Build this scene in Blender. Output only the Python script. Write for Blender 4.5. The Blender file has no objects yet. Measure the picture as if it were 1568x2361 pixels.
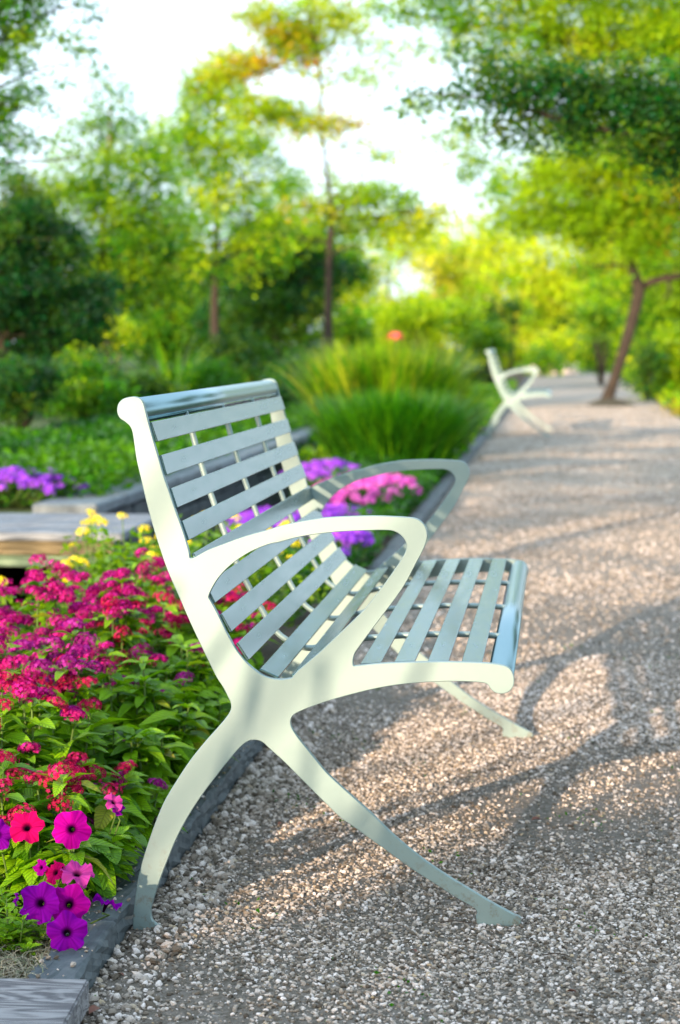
import bpy, bmesh, math, random
import numpy as np
from mathutils import Vector, Matrix, Quaternion
random.seed(7)
rng = np.random.default_rng(7)
sc = bpy.context.scene
R = math.radians

# ------------------------------------------------------------------ camera
F = 5190.0; CX, CY = 784.0, 1180.5           # focal length and centre in photo pixels (1568 x 2361 copy)
CAM = np.array([0.0, -3.74, 0.976])
PITCH = math.atan(395.5 / F); YAW = math.atan(503.0 / F * math.cos(PITCH))
cam = bpy.data.cameras.new('camera'); camo = bpy.data.objects.new('camera', cam)
sc.collection.objects.link(camo); sc.camera = camo
camo.location = CAM
camo.rotation_euler = (R(90) - PITCH, 0, YAW)
cam.sensor_fit = 'VERTICAL'; cam.sensor_height = 36.0; cam.sensor_width = 24.0
cam.lens = 36.0 * F / 2361.0
cam.clip_start = 0.05; cam.clip_end = 800
cam.dof.use_dof = True; cam.dof.focus_distance = 3.76; cam.dof.aperture_fstop = 5.6
cam.dof.aperture_blades = 0

# ------------------------------------------------------------------ light
SUN_H = np.array([0.350, 0.937]); SUN_K = 0.225       # horizontal travel of the light, drop per metre
ELEV = math.atan(SUN_K)
w = bpy.data.worlds.new("World"); sc.world = w; w.use_nodes = True
nt = w.node_tree; nt.nodes.clear()
sky = nt.nodes.new('ShaderNodeTexSky'); sky.sky_type = 'NISHITA'; sky.sun_disc = False
sky.sun_elevation = ELEV
sky.sun_rotation = math.atan2(-SUN_H[0], -SUN_H[1])
sky.air_density = 1.0; sky.dust_density = 3.0; sky.ozone_density = 1.0
mixs = nt.nodes.new('ShaderNodeMix'); mixs.data_type = 'RGBA'; mixs.inputs[0].default_value = 0.62
mixs.inputs[7].default_value = (6.9, 8.6, 10.4, 1)        # thin bright cloud over the whole sky
bg = nt.nodes.new('ShaderNodeBackground'); bg.inputs[1].default_value = 0.15
wo = nt.nodes.new('ShaderNodeOutputWorld')
nt.links.new(sky.outputs[0], mixs.inputs[6]); nt.links.new(mixs.outputs[2], bg.inputs[0]); nt.links.new(bg.outputs[0], wo.inputs[0])
sl = bpy.data.lights.new('sun', 'SUN'); sl.energy = 5.0; sl.angle = R(0.5); sl.color = (1.0, 0.72, 0.48)
slo = bpy.data.objects.new('sun', sl); sc.collection.objects.link(slo)
slo.rotation_euler = Vector((-SUN_H[0], -SUN_H[1], SUN_K)).to_track_quat('Z', 'Y').to_euler()
vs = sc.view_settings; vs.view_transform = 'Standard'; vs.look = 'None'; vs.gamma = 1.0; vs.use_curve_mapping = False
vs.exposure = 0.95
sc.cycles.max_bounces = 8; sc.cycles.diffuse_bounces = 4; sc.cycles.transmission_bounces = 5
sc.cycles.use_denoising = True

# ------------------------------------------------------------------ pixel -> place helpers
_f = np.array([-math.sin(YAW) * math.cos(PITCH), math.cos(YAW) * math.cos(PITCH), -math.sin(PITCH)])
_r = np.array([math.cos(YAW), math.sin(YAW), 0.0]); _u = np.cross(_r, _f)
def ray(px, py):
    return _f + _r * (px - CX) / F + _u * (CY - py) / F
def onY(px, py, Y=0.0):
    d = ray(px, py); return CAM + d * ((Y - CAM[1]) / d[1])
def onZ(px, py, Z=0.0):
    d = ray(px, py); return CAM + d * ((Z - CAM[2]) / d[2])
def ppm(Y):
    return F / (Y - CAM[1])

# ------------------------------------------------------------------ object helpers
col = sc.collection
def link(o, parent=None):
    col.objects.link(o)
    if parent is not None: o.parent = parent
    return o
def tag(o, label=None, cat=None, group=None, kind=None):
    if label: o['label'] = label
    if cat: o['category'] = cat
    if group: o['group'] = group
    if kind: o['kind'] = kind
    return o
def empty(name, loc, label, cat, group=None, rz=0.0):
    o = bpy.data.objects.new(name, None); o.location = loc; o.rotation_euler = (0, 0, rz)
    o.empty_display_size = 0.05
    link(o); return tag(o, label, cat, group)
def mesh_np(name, V, Q, mat=None, smooth=False, colors=None, uv=None):
    """V (n,3); Q (m,k) all faces of k corners"""
    V = np.asarray(V, dtype=np.float32); Q = np.asarray(Q, dtype=np.int32)
    me = bpy.data.meshes.new(name)
    k = Q.shape[1]
    me.vertices.add(len(V)); me.vertices.foreach_set('co', V.ravel())
    me.loops.add(Q.size); me.loops.foreach_set('vertex_index', Q.ravel())
    me.polygons.add(len(Q)); me.polygons.foreach_set('loop_start', np.arange(0, Q.size, k, dtype=np.int32))
    if smooth: me.polygons.foreach_set('use_smooth', np.ones(len(Q), dtype=bool))
    me.update(calc_edges=True)
    if colors is not None:
        ca = me.color_attributes.new('tint', 'FLOAT_COLOR', 'POINT')
        c4 = np.ones((len(V), 4), dtype=np.float32); c4[:, :3] = colors
        ca.data.foreach_set('color', c4.ravel())
    if uv is not None:
        ul = me.uv_layers.new(name='UVMap')
        ul.data.foreach_set('uv', np.asarray(uv, dtype=np.float32)[Q.ravel()].ravel())
    if mat is not None: me.materials.append(mat)
    return me
def obj(name, me, parent=None, loc=None):
    o = bpy.data.objects.new(name, me)
    if loc is not None: o.location = loc
    return link(o, parent)
def copy_tree(o, parent=None):
    c = o.copy(); link(c, parent)
    if parent is not None: c.matrix_parent_inverse = o.matrix_parent_inverse
    for ch in list(o.children): copy_tree(ch, c)
    return c
def catmull(P, n=6, closed=True):
    P = [np.array(p, float) for p in P]; out = []; N = len(P)
    rngi = range(N) if closed else range(N - 1)
    for i in rngi:
        if closed: a, b, c, d = P[i - 1], P[i], P[(i + 1) % N], P[(i + 2) % N]
        else: a, b, c, d = P[max(i - 1, 0)], P[i], P[i + 1], P[min(i + 2, N - 1)]
        # centripetal-like damping: limit tangents by the segment length
        L = np.linalg.norm(c - b)
        def tan(p, q):
            t = (q - p) * 0.5; l = np.linalg.norm(t)
            return t if l <= L or l == 0 else t * (L / l)
        m1, m2 = tan(a, c), tan(b, d)
        for j in range(n):
            t = j / n; t2 = t * t; t3 = t2 * t
            out.append((2*t3 - 3*t2 + 1) * b + (t3 - 2*t2 + t) * m1 + (-2*t3 + 3*t2) * c + (t3 - t2) * m2)
    if not closed: out.append(P[-1])
    return out
def tube_arrays(pts, radii, seg=10, cap=True):
    pts = [np.array(p, float) for p in pts]; n = len(pts)
    if np.isscalar(radii): radii = [radii] * n
    V = []; Q = []
    prev = None
    for i in range(n):
        t = pts[min(i + 1, n - 1)] - pts[max(i - 1, 0)]; t = t / (np.linalg.norm(t) + 1e-9)
        if prev is None:
            a = np.array([0, 0, 1.0]) if abs(t[2]) < 0.9 else np.array([1.0, 0, 0])
            nrm = np.cross(t, a)
        else: nrm = prev - t * np.dot(prev, t)
        nrm = nrm / (np.linalg.norm(nrm) + 1e-9); prev = nrm; b = np.cross(t, nrm)
        for s in range(seg):
            an = 2 * math.pi * s / seg
            V.append(pts[i] + radii[i] * (math.cos(an) * nrm + math.sin(an) * b))
    for i in range(n - 1):
        for s in range(seg):
            s2 = (s + 1) % seg
            Q.append((i*seg + s, i*seg + s2, (i+1)*seg + s2, (i+1)*seg + s))
    if cap:
        for i0, p, fl in ((0, pts[0], 1), ((n-1)*seg, pts[-1], 0)):
            V.append(p); c = len(V) - 1
            for s in range(0, seg):
                s2 = (s + 1) % seg
                Q.append((c, i0 + s2, i0 + s, c) if fl else (c, i0 + s, i0 + s2, c))
    return np.array(V), Q
def tubes_mesh(name, tubes, mat, seg=8):
    bm = bmesh.new()
    for pts, rad in tubes:
        V, Q = tube_arrays(pts, rad, seg)
        vs_ = [bm.verts.new(v) for v in V]
        for q in Q:
            q2 = []
            for i in q:
                if i not in q2: q2.append(i)
            try:
                f = bm.faces.new([vs_[i] for i in q2]); f.smooth = len(q) == len(q2)
            except ValueError: pass
    me = bpy.data.meshes.new(name); bm.to_mesh(me); bm.free(); me.materials.append(mat)
    return me
def box_mesh(name, size, mat, bevel=0.0, jitter=0.0, seg=1, center=(0, 0, 0)):
    bm = bmesh.new(); bmesh.ops.create_cube(bm, size=1.0)
    for v in bm.verts:
        v.co = Vector((v.co.x * size[0] + center[0], v.co.y * size[1] + center[1], v.co.z * size[2] + center[2]))
        if jitter: v.co += Vector([random.uniform(-jitter, jitter) for _ in range(3)])
    if bevel: bmesh.ops.bevel(bm, geom=bm.edges[:], offset=bevel, segments=seg, affect='EDGES')
    me = bpy.data.meshes.new(name); bm.to_mesh(me); bm.free(); me.materials.append(mat)
    return me

# ------------------------------------------------------------------ materials
def new_mat(name):
    m = bpy.data.materials.new(name); m.use_nodes = True
    t = m.node_tree; t.nodes.clear()
    return m, t, t.nodes, t.links
def nd(t, typ, **kw):
    n = t.nodes.new(typ)
    for k, v in kw.items(): setattr(n, k, v)
    return n
def ramp(t, stops, interp='LINEAR'):
    n = t.nodes.new('ShaderNodeValToRGB'); cr = n.color_ramp; cr.interpolation = interp
    while len(cr.elements) < len(stops): cr.elements.new(0.5)
    for e, (p, c) in zip(cr.elements, stops):
        e.position = p; e.color = (c[0], c[1], c[2], 1)
    return n
def principled(t, color=None, rough=0.6, metal=0.0, spec=0.5):
    p = t.nodes.new('ShaderNodeBsdfPrincipled'); o = t.nodes.new('ShaderNodeOutputMaterial')
    t.links.new(p.outputs[0], o.inputs[0])
    if color is not None: p.inputs['Base Color'].default_value = (*color, 1)
    p.inputs['Roughness'].default_value = rough; p.inputs['Metallic'].default_value = metal
    p.inputs['Specular IOR Level'].default_value = spec
    return p
def noise(t, scale, detail=4, rough=0.55, vec=None, coord='Object', stretch=None):
    n = t.nodes.new('ShaderNodeTexNoise'); n.inputs['Scale'].default_value = scale
    n.inputs['Detail'].default_value = detail; n.inputs['Roughness'].default_value = rough
    if vec is None:
        c = t.nodes.new('ShaderNodeTexCoord'); vec = c.outputs[coord]
    if stretch:
        mp = t.nodes.new('ShaderNodeMapping'); mp.inputs['Scale'].default_value = stretch
        t.links.new(vec, mp.inputs[0]); vec = mp.outputs[0]
    t.links.new(vec, n.inputs['Vector']); return n
def bump(t, p, height, strength=0.3, dist=0.01):
    b = t.nodes.new('ShaderNodeBump'); b.inputs['Strength'].default_value = strength; b.inputs['Distance'].default_value = dist
    t.links.new(height, b.inputs['Height']); t.links.new(b.outputs[0], p.inputs['Normal']); return b

def leaf_material(name, transl=0.45, gloss=0.12, rough=0.4, veins=False):
    """colour comes from the tint attribute of each leaf (pigment; the far and dark palettes also hold light and shade)"""
    m, t, N, L = new_mat(name)
    at = nd(t, 'ShaderNodeAttribute', attribute_name='tint')
    colr = at.outputs['Color']
    d = nd(t, 'ShaderNodeBsdfDiffuse'); tr = nd(t, 'ShaderNodeBsdfTranslucent'); g = nd(t, 'ShaderNodeBsdfGlossy')
    g.inputs['Roughness'].default_value = rough
    hs = nd(t, 'ShaderNodeHueSaturation'); hs.inputs['Value'].default_value = 1.25; hs.inputs['Saturation'].default_value = 1.05
    L.new(colr, d.inputs[0]); L.new(colr, hs.inputs['Color']); L.new(hs.outputs[0], tr.inputs[0])
    mx = nd(t, 'ShaderNodeMixShader'); mx.inputs[0].default_value = transl
    L.new(d.outputs[0], mx.inputs[1]); L.new(tr.outputs[0], mx.inputs[2])
    fr = nd(t, 'ShaderNodeFresnel'); fr.inputs[0].default_value = 1.4
    ml = nd(t, 'ShaderNodeMath', operation='MULTIPLY'); ml.inputs[1].default_value = gloss * 6
    L.new(fr.outputs[0], ml.inputs[0])
    mx2 = nd(t, 'ShaderNodeMixShader'); L.new(ml.outputs[0], mx2.inputs[0]); L.new(mx.outputs[0], mx2.inputs[1]); L.new(g.outputs[0], mx2.inputs[2])
    o = nd(t, 'ShaderNodeOutputMaterial'); L.new(mx2.outputs[0], o.inputs[0])
    return m

def big_leaf_material(name, c1, c2, transl=0.35):
    """broad leaf with midrib and side veins; pigment varies from leaf to leaf"""
    m, t, N, L = new_mat(name)
    oi = nd(t, 'ShaderNodeObjectInfo')
    rp = ramp(t, [(0.0, c1), (0.6, c2), (0.95, tuple(min(1, c * 1.15) for c in c2)), (1.0, (0.40, 0.36, 0.03))]); L.new(oi.outputs['Random'], rp.inputs[0])
    uv = nd(t, 'ShaderNodeUVMap'); sp = nd(t, 'ShaderNodeSeparateXYZ'); L.new(uv.outputs[0], sp.inputs[0])
    a = nd(t, 'ShaderNodeMath', operation='SUBTRACT'); a.inputs[1].default_value = 0.5; L.new(sp.outputs[1], a.inputs[0])
    ab = nd(t, 'ShaderNodeMath', operation='ABSOLUTE'); L.new(a.outputs[0], ab.inputs[0])
    s = nd(t, 'ShaderNodeMath', operation='MULTIPLY_ADD'); s.inputs[1].default_value = -0.6; L.new(ab.outputs[0], s.inputs[0]); L.new(sp.outputs[0], s.inputs[2])
    f = nd(t, 'ShaderNodeMath', operation='MULTIPLY'); f.inputs[1].default_value = 62.0; L.new(s.outputs[0], f.inputs[0])
    si = nd(t, 'ShaderNodeMath', operation='SINE'); L.new(f.outputs[0], si.inputs[0])
    mr = nd(t, 'ShaderNodeMapRange'); mr.inputs[1].default_value = -1; mr.inputs[2].default_value = -0.35; mr.inputs[3].default_value = 0; mr.inputs[4].default_value = 1
    L.new(si.outputs[0], mr.inputs[0])
    mid = nd(t, 'ShaderNodeMapRange'); mid.inputs[1].default_value = 0.0; mid.inputs[2].default_value = 0.05; L.new(ab.outputs[0], mid.inputs[0])
    mn = nd(t, 'ShaderNodeMath', operation='MINIMUM'); L.new(mr.outputs[0], mn.inputs[0]); L.new(mid.outputs[0], mn.inputs[1])
    mul = nd(t, 'ShaderNodeMapRange'); mul.inputs[3].default_value = 0.58; mul.inputs[4].default_value = 1.0; L.new(mn.outputs[0], mul.inputs[0])
    hs = nd(t, 'ShaderNodeHueSaturation'); L.new(rp.outputs[0], hs.inputs['Color']); L.new(mul.outputs[0], hs.inputs['Value'])
    d = nd(t, 'ShaderNodeBsdfPrincipled'); d.inputs['Roughness'].default_value = 0.5; d.inputs['Specular IOR Level'].default_value = 0.3
    L.new(hs.outputs[0], d.inputs['Base Color'])
    b = nd(t, 'ShaderNodeBump'); b.inputs['Strength'].default_value = 0.6; b.inputs['Distance'].default_value = 0.0015
    L.new(mn.outputs[0], b.inputs['Height']); L.new(b.outputs[0], d.inputs['Normal'])
    tr = nd(t, 'ShaderNodeBsdfTranslucent'); hs2 = nd(t, 'ShaderNodeHueSaturation'); hs2.inputs['Value'].default_value = 1.3
    L.new(hs.outputs[0], hs2.inputs['Color']); L.new(hs2.outputs[0], tr.inputs[0])
    mx = nd(t, 'ShaderNodeMixShader'); mx.inputs[0].default_value = transl
    L.new(d.outputs[0], mx.inputs[1]); L.new(tr.outputs[0], mx.inputs[2])
    o = nd(t, 'ShaderNodeOutputMaterial'); L.new(mx.outputs[0], o.inputs[0])
    return m

def simple(name, color, rough=0.8, metal=0.0, nscale=None, namp=0.25, bs=0.0, bd=0.01, stretch=None, spec=0.4):
    m, t, N, L = new_mat(name); p = principled(t, color, rough, metal, spec)
    if nscale:
        n = noise(t, nscale, 5, 0.6, stretch=stretch)
        lo = tuple(c * (1 - namp) for c in color); hi = tuple(min(1, c * (1 + namp)) for c in color)
        rp = ramp(t, [(0.3, lo), (0.7, hi)]); L.new(n.outputs[0], rp.inputs[0]); L.new(rp.outputs[0], p.inputs['Base Color'])
        if bs: bump(t, p, n.outputs[0], bs, bd)
    return m

# silver enamel of the bench frame
def m_frame():
    m, t, N, L = new_mat('silver_enamel'); p = principled(t, (0.62, 0.68, 0.68), 0.42, 0.35, 0.5)
    n = noise(t, 900, 2, 0.5); n2 = noise(t, 6, 4, 0.6)
    rp = ramp(t, [(0.3, (0.205, 0.30, 0.305)), (0.7, (0.24, 0.33, 0.33))]); L.new(n2.outputs[0], rp.inputs[0]); L.new(rp.outputs[0], p.inputs['Base Color'])
    tc = nd(t, 'ShaderNodeTexCoord'); sp = nd(t, 'ShaderNodeSeparateXYZ'); L.new(tc.outputs['Object'], sp.inputs[0])
    gz_ = nd(t, 'ShaderNodeMapRange'); gz_.inputs[1].default_value = 0.16; gz_.inputs[2].default_value = -0.01; gz_.inputs[3].default_value = 0.0; gz_.inputs[4].default_value = 1.0; L.new(sp.outputs[2], gz_.inputs[0])
    n3 = noise(t, 55, 6, 0.75); sm = nd(t, 'ShaderNodeMapRange'); sm.inputs[1].default_value = 0.52; sm.inputs[2].default_value = 0.66; L.new(n3.outputs[0], sm.inputs[0])
    gm = nd(t, 'ShaderNodeMath', operation='MULTIPLY'); L.new(gz_.outputs[0], gm.inputs[0]); L.new(sm.outputs[0], gm.inputs[1])
    mg = nd(t, 'ShaderNodeMix', data_type='RGBA'); L.new(gm.outputs[0], mg.inputs[0]); L.new(rp.outputs[0], mg.inputs[6]); mg.inputs[7].default_value = (0.17, 0.15, 0.11, 1); L.new(mg.outputs[2], p.inputs['Base Color'])
    bump(t, p, n.outputs[0], 0.12, 0.0004)
    return m
def m_steel():
    m, t, N, L = new_mat('brushed_steel'); p = principled(t, (0.5, 0.55, 0.56), 0.33, 1.0, 0.5)
    n = noise(t, 12, 4, 0.6, stretch=(60, 1.0, 60)); n2 = noise(t, 7, 5, 0.65, coord='Generated', stretch=(.25, 1.6, .25))
    rp = ramp(t, [(0.25, (0.05, 0.12, 0.14)), (0.75, (0.15, 0.25, 0.265))]); L.new(n2.outputs[0], rp.inputs[0]); L.new(rp.outputs[0], p.inputs['Base Color'])
    mr = nd(t, 'ShaderNodeMapRange'); mr.inputs[3].default_value = 0.12; mr.inputs[4].default_value = 0.36; L.new(n2.outputs[0], mr.inputs[0]); L.new(mr.outputs[0], p.inputs['Roughness'])
    bump(t, p, n.outputs[0], 0.015, 0.0004)
    return m
def m_tube():
    m, t, N, L = new_mat('polished_tube'); p = principled(t, (0.26, 0.38, 0.41), 0.3, 1.0, 0.5)
    n = noise(t, 30, 3, 0.6, stretch=(30, 1, 30)); bump(t, p, n.outputs[0], 0.06, 0.0005)
    return m
M_FRAME, M_STEEL, M_TUBE = m_frame(), m_steel(), m_tube()

def m_path():
    m, t, N, L = new_mat('gravel_bed'); p = principled(t, None, 0.95, 0, 0.2)
    tc = nd(t, 'ShaderNodeTexCoord')
    big = noise(t, 1.3, 5, 0.6, vec=tc.outputs['Object']); grit = noise(t, 260, 3, 0.7, vec=tc.outputs['Object'])
    v = nd(t, 'ShaderNodeTexVoronoi'); v.inputs['Scale'].default_value = 95; L.new(tc.outputs['Object'], v.inputs['Vector'])
    rp = ramp(t, [(0.35, (0.27, 0.215, 0.15)), (0.65, (0.46, 0.40, 0.335))]); L.new(big.outputs[0], rp.inputs[0])
    rs = ramp(t, [(0.0, (0.13, 0.12, 0.09)), (0.35, (0.34, 0.31, 0.26)), (0.8, (0.55, 0.50, 0.45)), (1.0, (0.72, 0.67, 0.62))])
    L.new(v.outputs['Color'], rs.inputs[0])
    mx = nd(t, 'ShaderNodeMix', data_type='RGBA'); mx.inputs[0].default_value = 0.6
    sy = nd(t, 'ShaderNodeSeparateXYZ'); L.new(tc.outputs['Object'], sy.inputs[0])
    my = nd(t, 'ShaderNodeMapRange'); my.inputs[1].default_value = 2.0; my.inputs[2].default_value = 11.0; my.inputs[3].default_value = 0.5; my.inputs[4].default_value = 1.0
    L.new(sy.outputs[1], my.inputs[0])      # fines darker over the near stretch, paler farther along
    L.new(rp.outputs[0], mx.inputs[6]); L.new(rs.outputs[0], mx.inputs[7])
    gr = ramp(t, [(0.3, (0.6, 0.6, 0.6)), (0.7, (1.1, 1.1, 1.1))]); L.new(grit.outputs[0], gr.inputs[0])
    mm = nd(t, 'ShaderNodeMix', data_type='RGBA', blend_type='MULTIPLY'); mm.inputs[0].default_value = 1
    L.new(mx.outputs[2], mm.inputs[6]); L.new(gr.outputs[0], mm.inputs[7])
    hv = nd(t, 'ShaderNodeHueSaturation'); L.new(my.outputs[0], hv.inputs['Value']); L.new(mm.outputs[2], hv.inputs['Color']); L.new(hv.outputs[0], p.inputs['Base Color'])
    ad = nd(t, 'ShaderNodeMath', operation='SUBTRACT'); L.new(grit.outputs[0], ad.inputs[0]); L.new(v.outputs['Distance'], ad.inputs[1])
    bump(t, p, ad.outputs[0], 0.9, 0.006)
    return m
def m_pebble():
    m, t, N, L = new_mat('pebble'); p = principled(t, None, 0.9, 0, 0.25)
    oi = nd(t, 'ShaderNodeObjectInfo')
    rp = ramp(t, [(0.0, (0.08, 0.065, 0.05)), (0.2, (0.19, 0.16, 0.125)), (0.5, (0.35, 0.305, 0.26)), (0.75, (0.53, 0.475, 0.43)), (0.92, (0.78, 0.72, 0.69)), (1.0, (0.40, 0.31, 0.19))])
    L.new(oi.outputs['Random'], rp.inputs[0])
    n = noise(t, 3.0, 4, 0.6); r2 = ramp(t, [(0.3, (0.75, 0.75, 0.75)), (0.7, (1.1, 1.1, 1.1))]); L.new(n.outputs[0], r2.inputs[0])
    mm = nd(t, 'ShaderNodeMix', data_type='RGBA', blend_type='MULTIPLY'); mm.inputs[0].default_value = 1
    L.new(rp.outputs[0], mm.inputs[6]); L.new(r2.outputs[0], mm.inputs[7]); L.new(mm.outputs[2], p.inputs['Base Color'])
    return m
def m_slate():
    m, t, N, L = new_mat('slate'); p = principled(t, None, 0.7, 0, 0.4)
    n = noise(t, 22, 6, 0.65); n2 = noise(t, 4, 3, 0.5)
    rp = ramp(t, [(0.25, (0.03, 0.042, 0.048)), (0.55, (0.075, 0.095, 0.105)), (0.8, (0.15, 0.165, 0.165))]); L.new(n.outputs[0], rp.inputs[0]); L.new(rp.outputs[0], p.inputs['Base Color'])
    bump(t, p, n.outputs[0], 0.5, 0.004)
    return m
def m_wood(name, dark, light, along=(.8, 6, 6)):
    m, t, N, L = new_mat(name); p = principled(t, None, 0.85, 0, 0.25)
    tc = nd(t, 'ShaderNodeTexCoord'); mp = nd(t, 'ShaderNodeMapping'); mp.inputs['Scale'].default_value = along; L.new(tc.outputs['Object'], mp.inputs[0])
    n = nd(t, 'ShaderNodeTexNoise'); n.inputs['Scale'].default_value = 3.2; n.inputs['Detail'].default_value = 6; n.inputs['Distortion'].default_value = 1.4; L.new(mp.outputs[0], n.inputs['Vector'])
    wv = nd(t, 'ShaderNodeMath', operation='MULTIPLY'); wv.inputs[1].default_value = 42; L.new(n.outputs[0], wv.inputs[0])
    sn = nd(t, 'ShaderNodeMath', operation='SINE'); L.new(wv.outputs[0], sn.inputs[0])
    rp = ramp(t, [(0.0, dark), (0.45, tuple((a + b) / 2 for a, b in zip(dark, light))), (1.0, light)])
    mr = nd(t, 'ShaderNodeMapRange'); mr.inputs[1].default_value = -1; L.new(sn.outputs[0], mr.inputs[0]); L.new(mr.outputs[0], rp.inputs[0]); L.new(rp.outputs[0], p.inputs['Base Color'])
    n3 = nd(t, 'ShaderNodeTexNoise'); n3.inputs['Scale'].default_value = 9; n3.inputs['Detail'].default_value = 5; L.new(mp.outputs[0], n3.inputs['Vector'])
    mp2 = nd(t, 'ShaderNodeMapping'); mp2.inputs['Scale'].default_value = (4, 34, 5); mp2.inputs['Rotation'].default_value = (0, 0, .15); L.new(tc.outputs['Object'], mp2.inputs[0])
    n4 = nd(t, 'ShaderNodeTexNoise'); n4.inputs['Scale'].default_value = 1.0; n4.inputs['Detail'].default_value = 2; L.new(mp2.outputs[0], n4.inputs['Vector'])
    ck = nd(t, 'ShaderNodeMapRange'); ck.inputs[1].default_value = 0.27; ck.inputs[2].default_value = 0.33; ck.inputs[3].default_value = 0.15; L.new(n4.outputs[0], ck.inputs[0])
    hc = nd(t, 'ShaderNodeHueSaturation'); L.new(rp.outputs[0], hc.inputs['Color']); L.new(ck.outputs[0], hc.inputs['Value']); L.new(hc.outputs[0], p.inputs['Base Color'])
    sm = nd(t, 'ShaderNodeMath', operation='ADD'); L.new(mr.outputs[0], sm.inputs[0]); L.new(n3.outputs[0], sm.inputs[1])
    bump(t, p, sm.outputs[0], 0.5, 0.003)
    return m
M_PATH, M_PEB, M_SLATE = m_path(), m_pebble(), m_slate()
M_WOOD = m_wood('weathered_wood', (0.10, 0.098, 0.105), (0.28, 0.275, 0.28))
M_DECK = m_wood('boardwalk_wood', (0.10, 0.115, 0.13), (0.29, 0.32, 0.35))  # bluish sky reflection on the deck is put into these greys
M_WOOD2 = m_wood('mossy_board', (0.09, 0.07, 0.035), (0.22, 0.18, 0.10))
M_WOOD3 = m_wood('green_board', (0.08, 0.13, 0.08), (0.2, 0.28, 0.19))
M_SOIL = simple('soil', (0.05, 0.037, 0.025), 1.0, 0, 40, 0.5, 0.8, 0.02)
M_LAND = simple('grassy_ground', (0.045, 0.085, 0.015), 1.0, 0, 3, 0.5, 0.8, 0.05)
M_BARK = simple('bark', (0.04, 0.03, 0.022), 0.95, 0, 12, 0.45, 0.8, 0.02, stretch=(3, 3, 0.6))
M_BARK2 = simple('pale_bark', (0.20, 0.15, 0.10), 0.95, 0, 12, 0.4, 0.8, 0.02, stretch=(3, 3, 0.6))
M_STEM = simple('green_stem', (0.09, 0.16, 0.03), 0.7, 0, 20, 0.2)
M_LEAF = leaf_material('tree_leaf', 0.42, 0.012, 0.5)
M_BLADE = leaf_material('grass_blade', 0.35, 0.015, 0.5)
M_STRAW = leaf_material('straw', 0.15, 0.02, 0.7)
M_PETAL = leaf_material('petal', 0.35, 0.0, 0.8)
M_PENTAS_LEAF = big_leaf_material('pentas_leaf', (0.06, 0.21, 0.006), (0.24, 0.50, 0.004), 0.35)
def m_water():
    m, t, N, L = new_mat('pond_water'); p = principled(t, (0.006, 0.010, 0.010), 0.06, 0, 0.5)
    n = noise(t, 6, 3, 0.5); bump(t, p, n.outputs[0], 0.08, 0.01); return m
M_WATER = m_water()

# ------------------------------------------------------------------ ground
def zpath(x):
    return np.where(x < -0.10, (x + 0.10) * SLOPE, 0.0)
ff = onY(1150, 2132); bf = onY(335, 2147)
SLOPE = (ff[2] - bf[2]) / (ff[0] - bf[0])
ZG = ff[2]
def gz(x): return ZG + float(zpath(np.array(x)))
KX0, KX1 = -0.795, -0.722           # kerb
PX1 = 1.55
def heightgrid(name, xs, ys, zf, mat, kind='structure'):
    X, Y = np.meshgrid(xs, ys); Z = zf(X, Y)
    V = np.stack([X, Y, Z], -1).reshape(-1, 3); nx = len(xs); ny = len(ys)
    i = np.arange((nx-1)*(ny-1)); r_ = i // (nx-1); c_ = i % (nx-1); a = r_*nx + c_
    Q = np.stack([a, a+1, a+nx+1, a+nx], -1)
    return tag(obj(name, mesh_np(name, V, Q, mat, True)), kind=kind)
def wob(X, Y, s, a, ph=0.0):
    return a * (np.sin(X*s*1.3 + ph) * np.cos(Y*s*0.9 + 1.7*ph) + 0.5 * np.sin(X*s*2.9 + Y*s*2.1 + ph*2))
def pathz(X, Y): return ZG + zpath(X) + wob(X, Y, 5.0, 0.002)
ys = np.concatenate([np.arange(-2.5, 8, 0.05), np.arange(8, 64.1, 0.8)])
xs = np.concatenate([np.arange(KX1 - 0.01, PX1, 0.05), [PX1]])
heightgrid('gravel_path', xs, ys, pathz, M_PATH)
# ground everywhere else, sheets butted or stepped
heightgrid('ground', np.linspace(-160, 160, 60), np.linspace(-60, 340, 60), lambda X, Y: np.full_like(X, -0.75), M_LAND)
heightgrid('lawn', np.concatenate([[PX1 + 0.001], np.linspace(2, 60, 20)]), np.linspace(-40, 150, 60), lambda X, Y: ZG + 0.01 + wob(X, Y, .7, .02), M_LAND)
heightgrid('far_lawn', np.linspace(-60, PX1, 30), np.linspace(64.1, 200, 20), lambda X, Y: ZG + 0.02 + wob(X, Y, .7, .02), M_LAND)
heightgrid('flower_bed_soil', np.linspace(-1.55, KX0, 12), np.linspace(-3, 64.1, 260), lambda X, Y: np.where(X < -1.5, -0.5, ZG - 0.005) + wob(X, Y, 9, .006), M_SOIL)
heightgrid('pond', np.linspace(-6.5, -1.5, 6), np.linspace(-4, 64, 30), lambda X, Y: np.full_like(X, -0.22), M_WATER)
ZB = 0.18
heightgrid('back_bank', np.linspace(-60, -2.25, 40), np.linspace(6.35, 200, 90), lambda X, Y: ZB + wob(X, Y, .8, .03) + np.clip((-X - 4) * .02, 0, .5), M_LAND)

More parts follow.
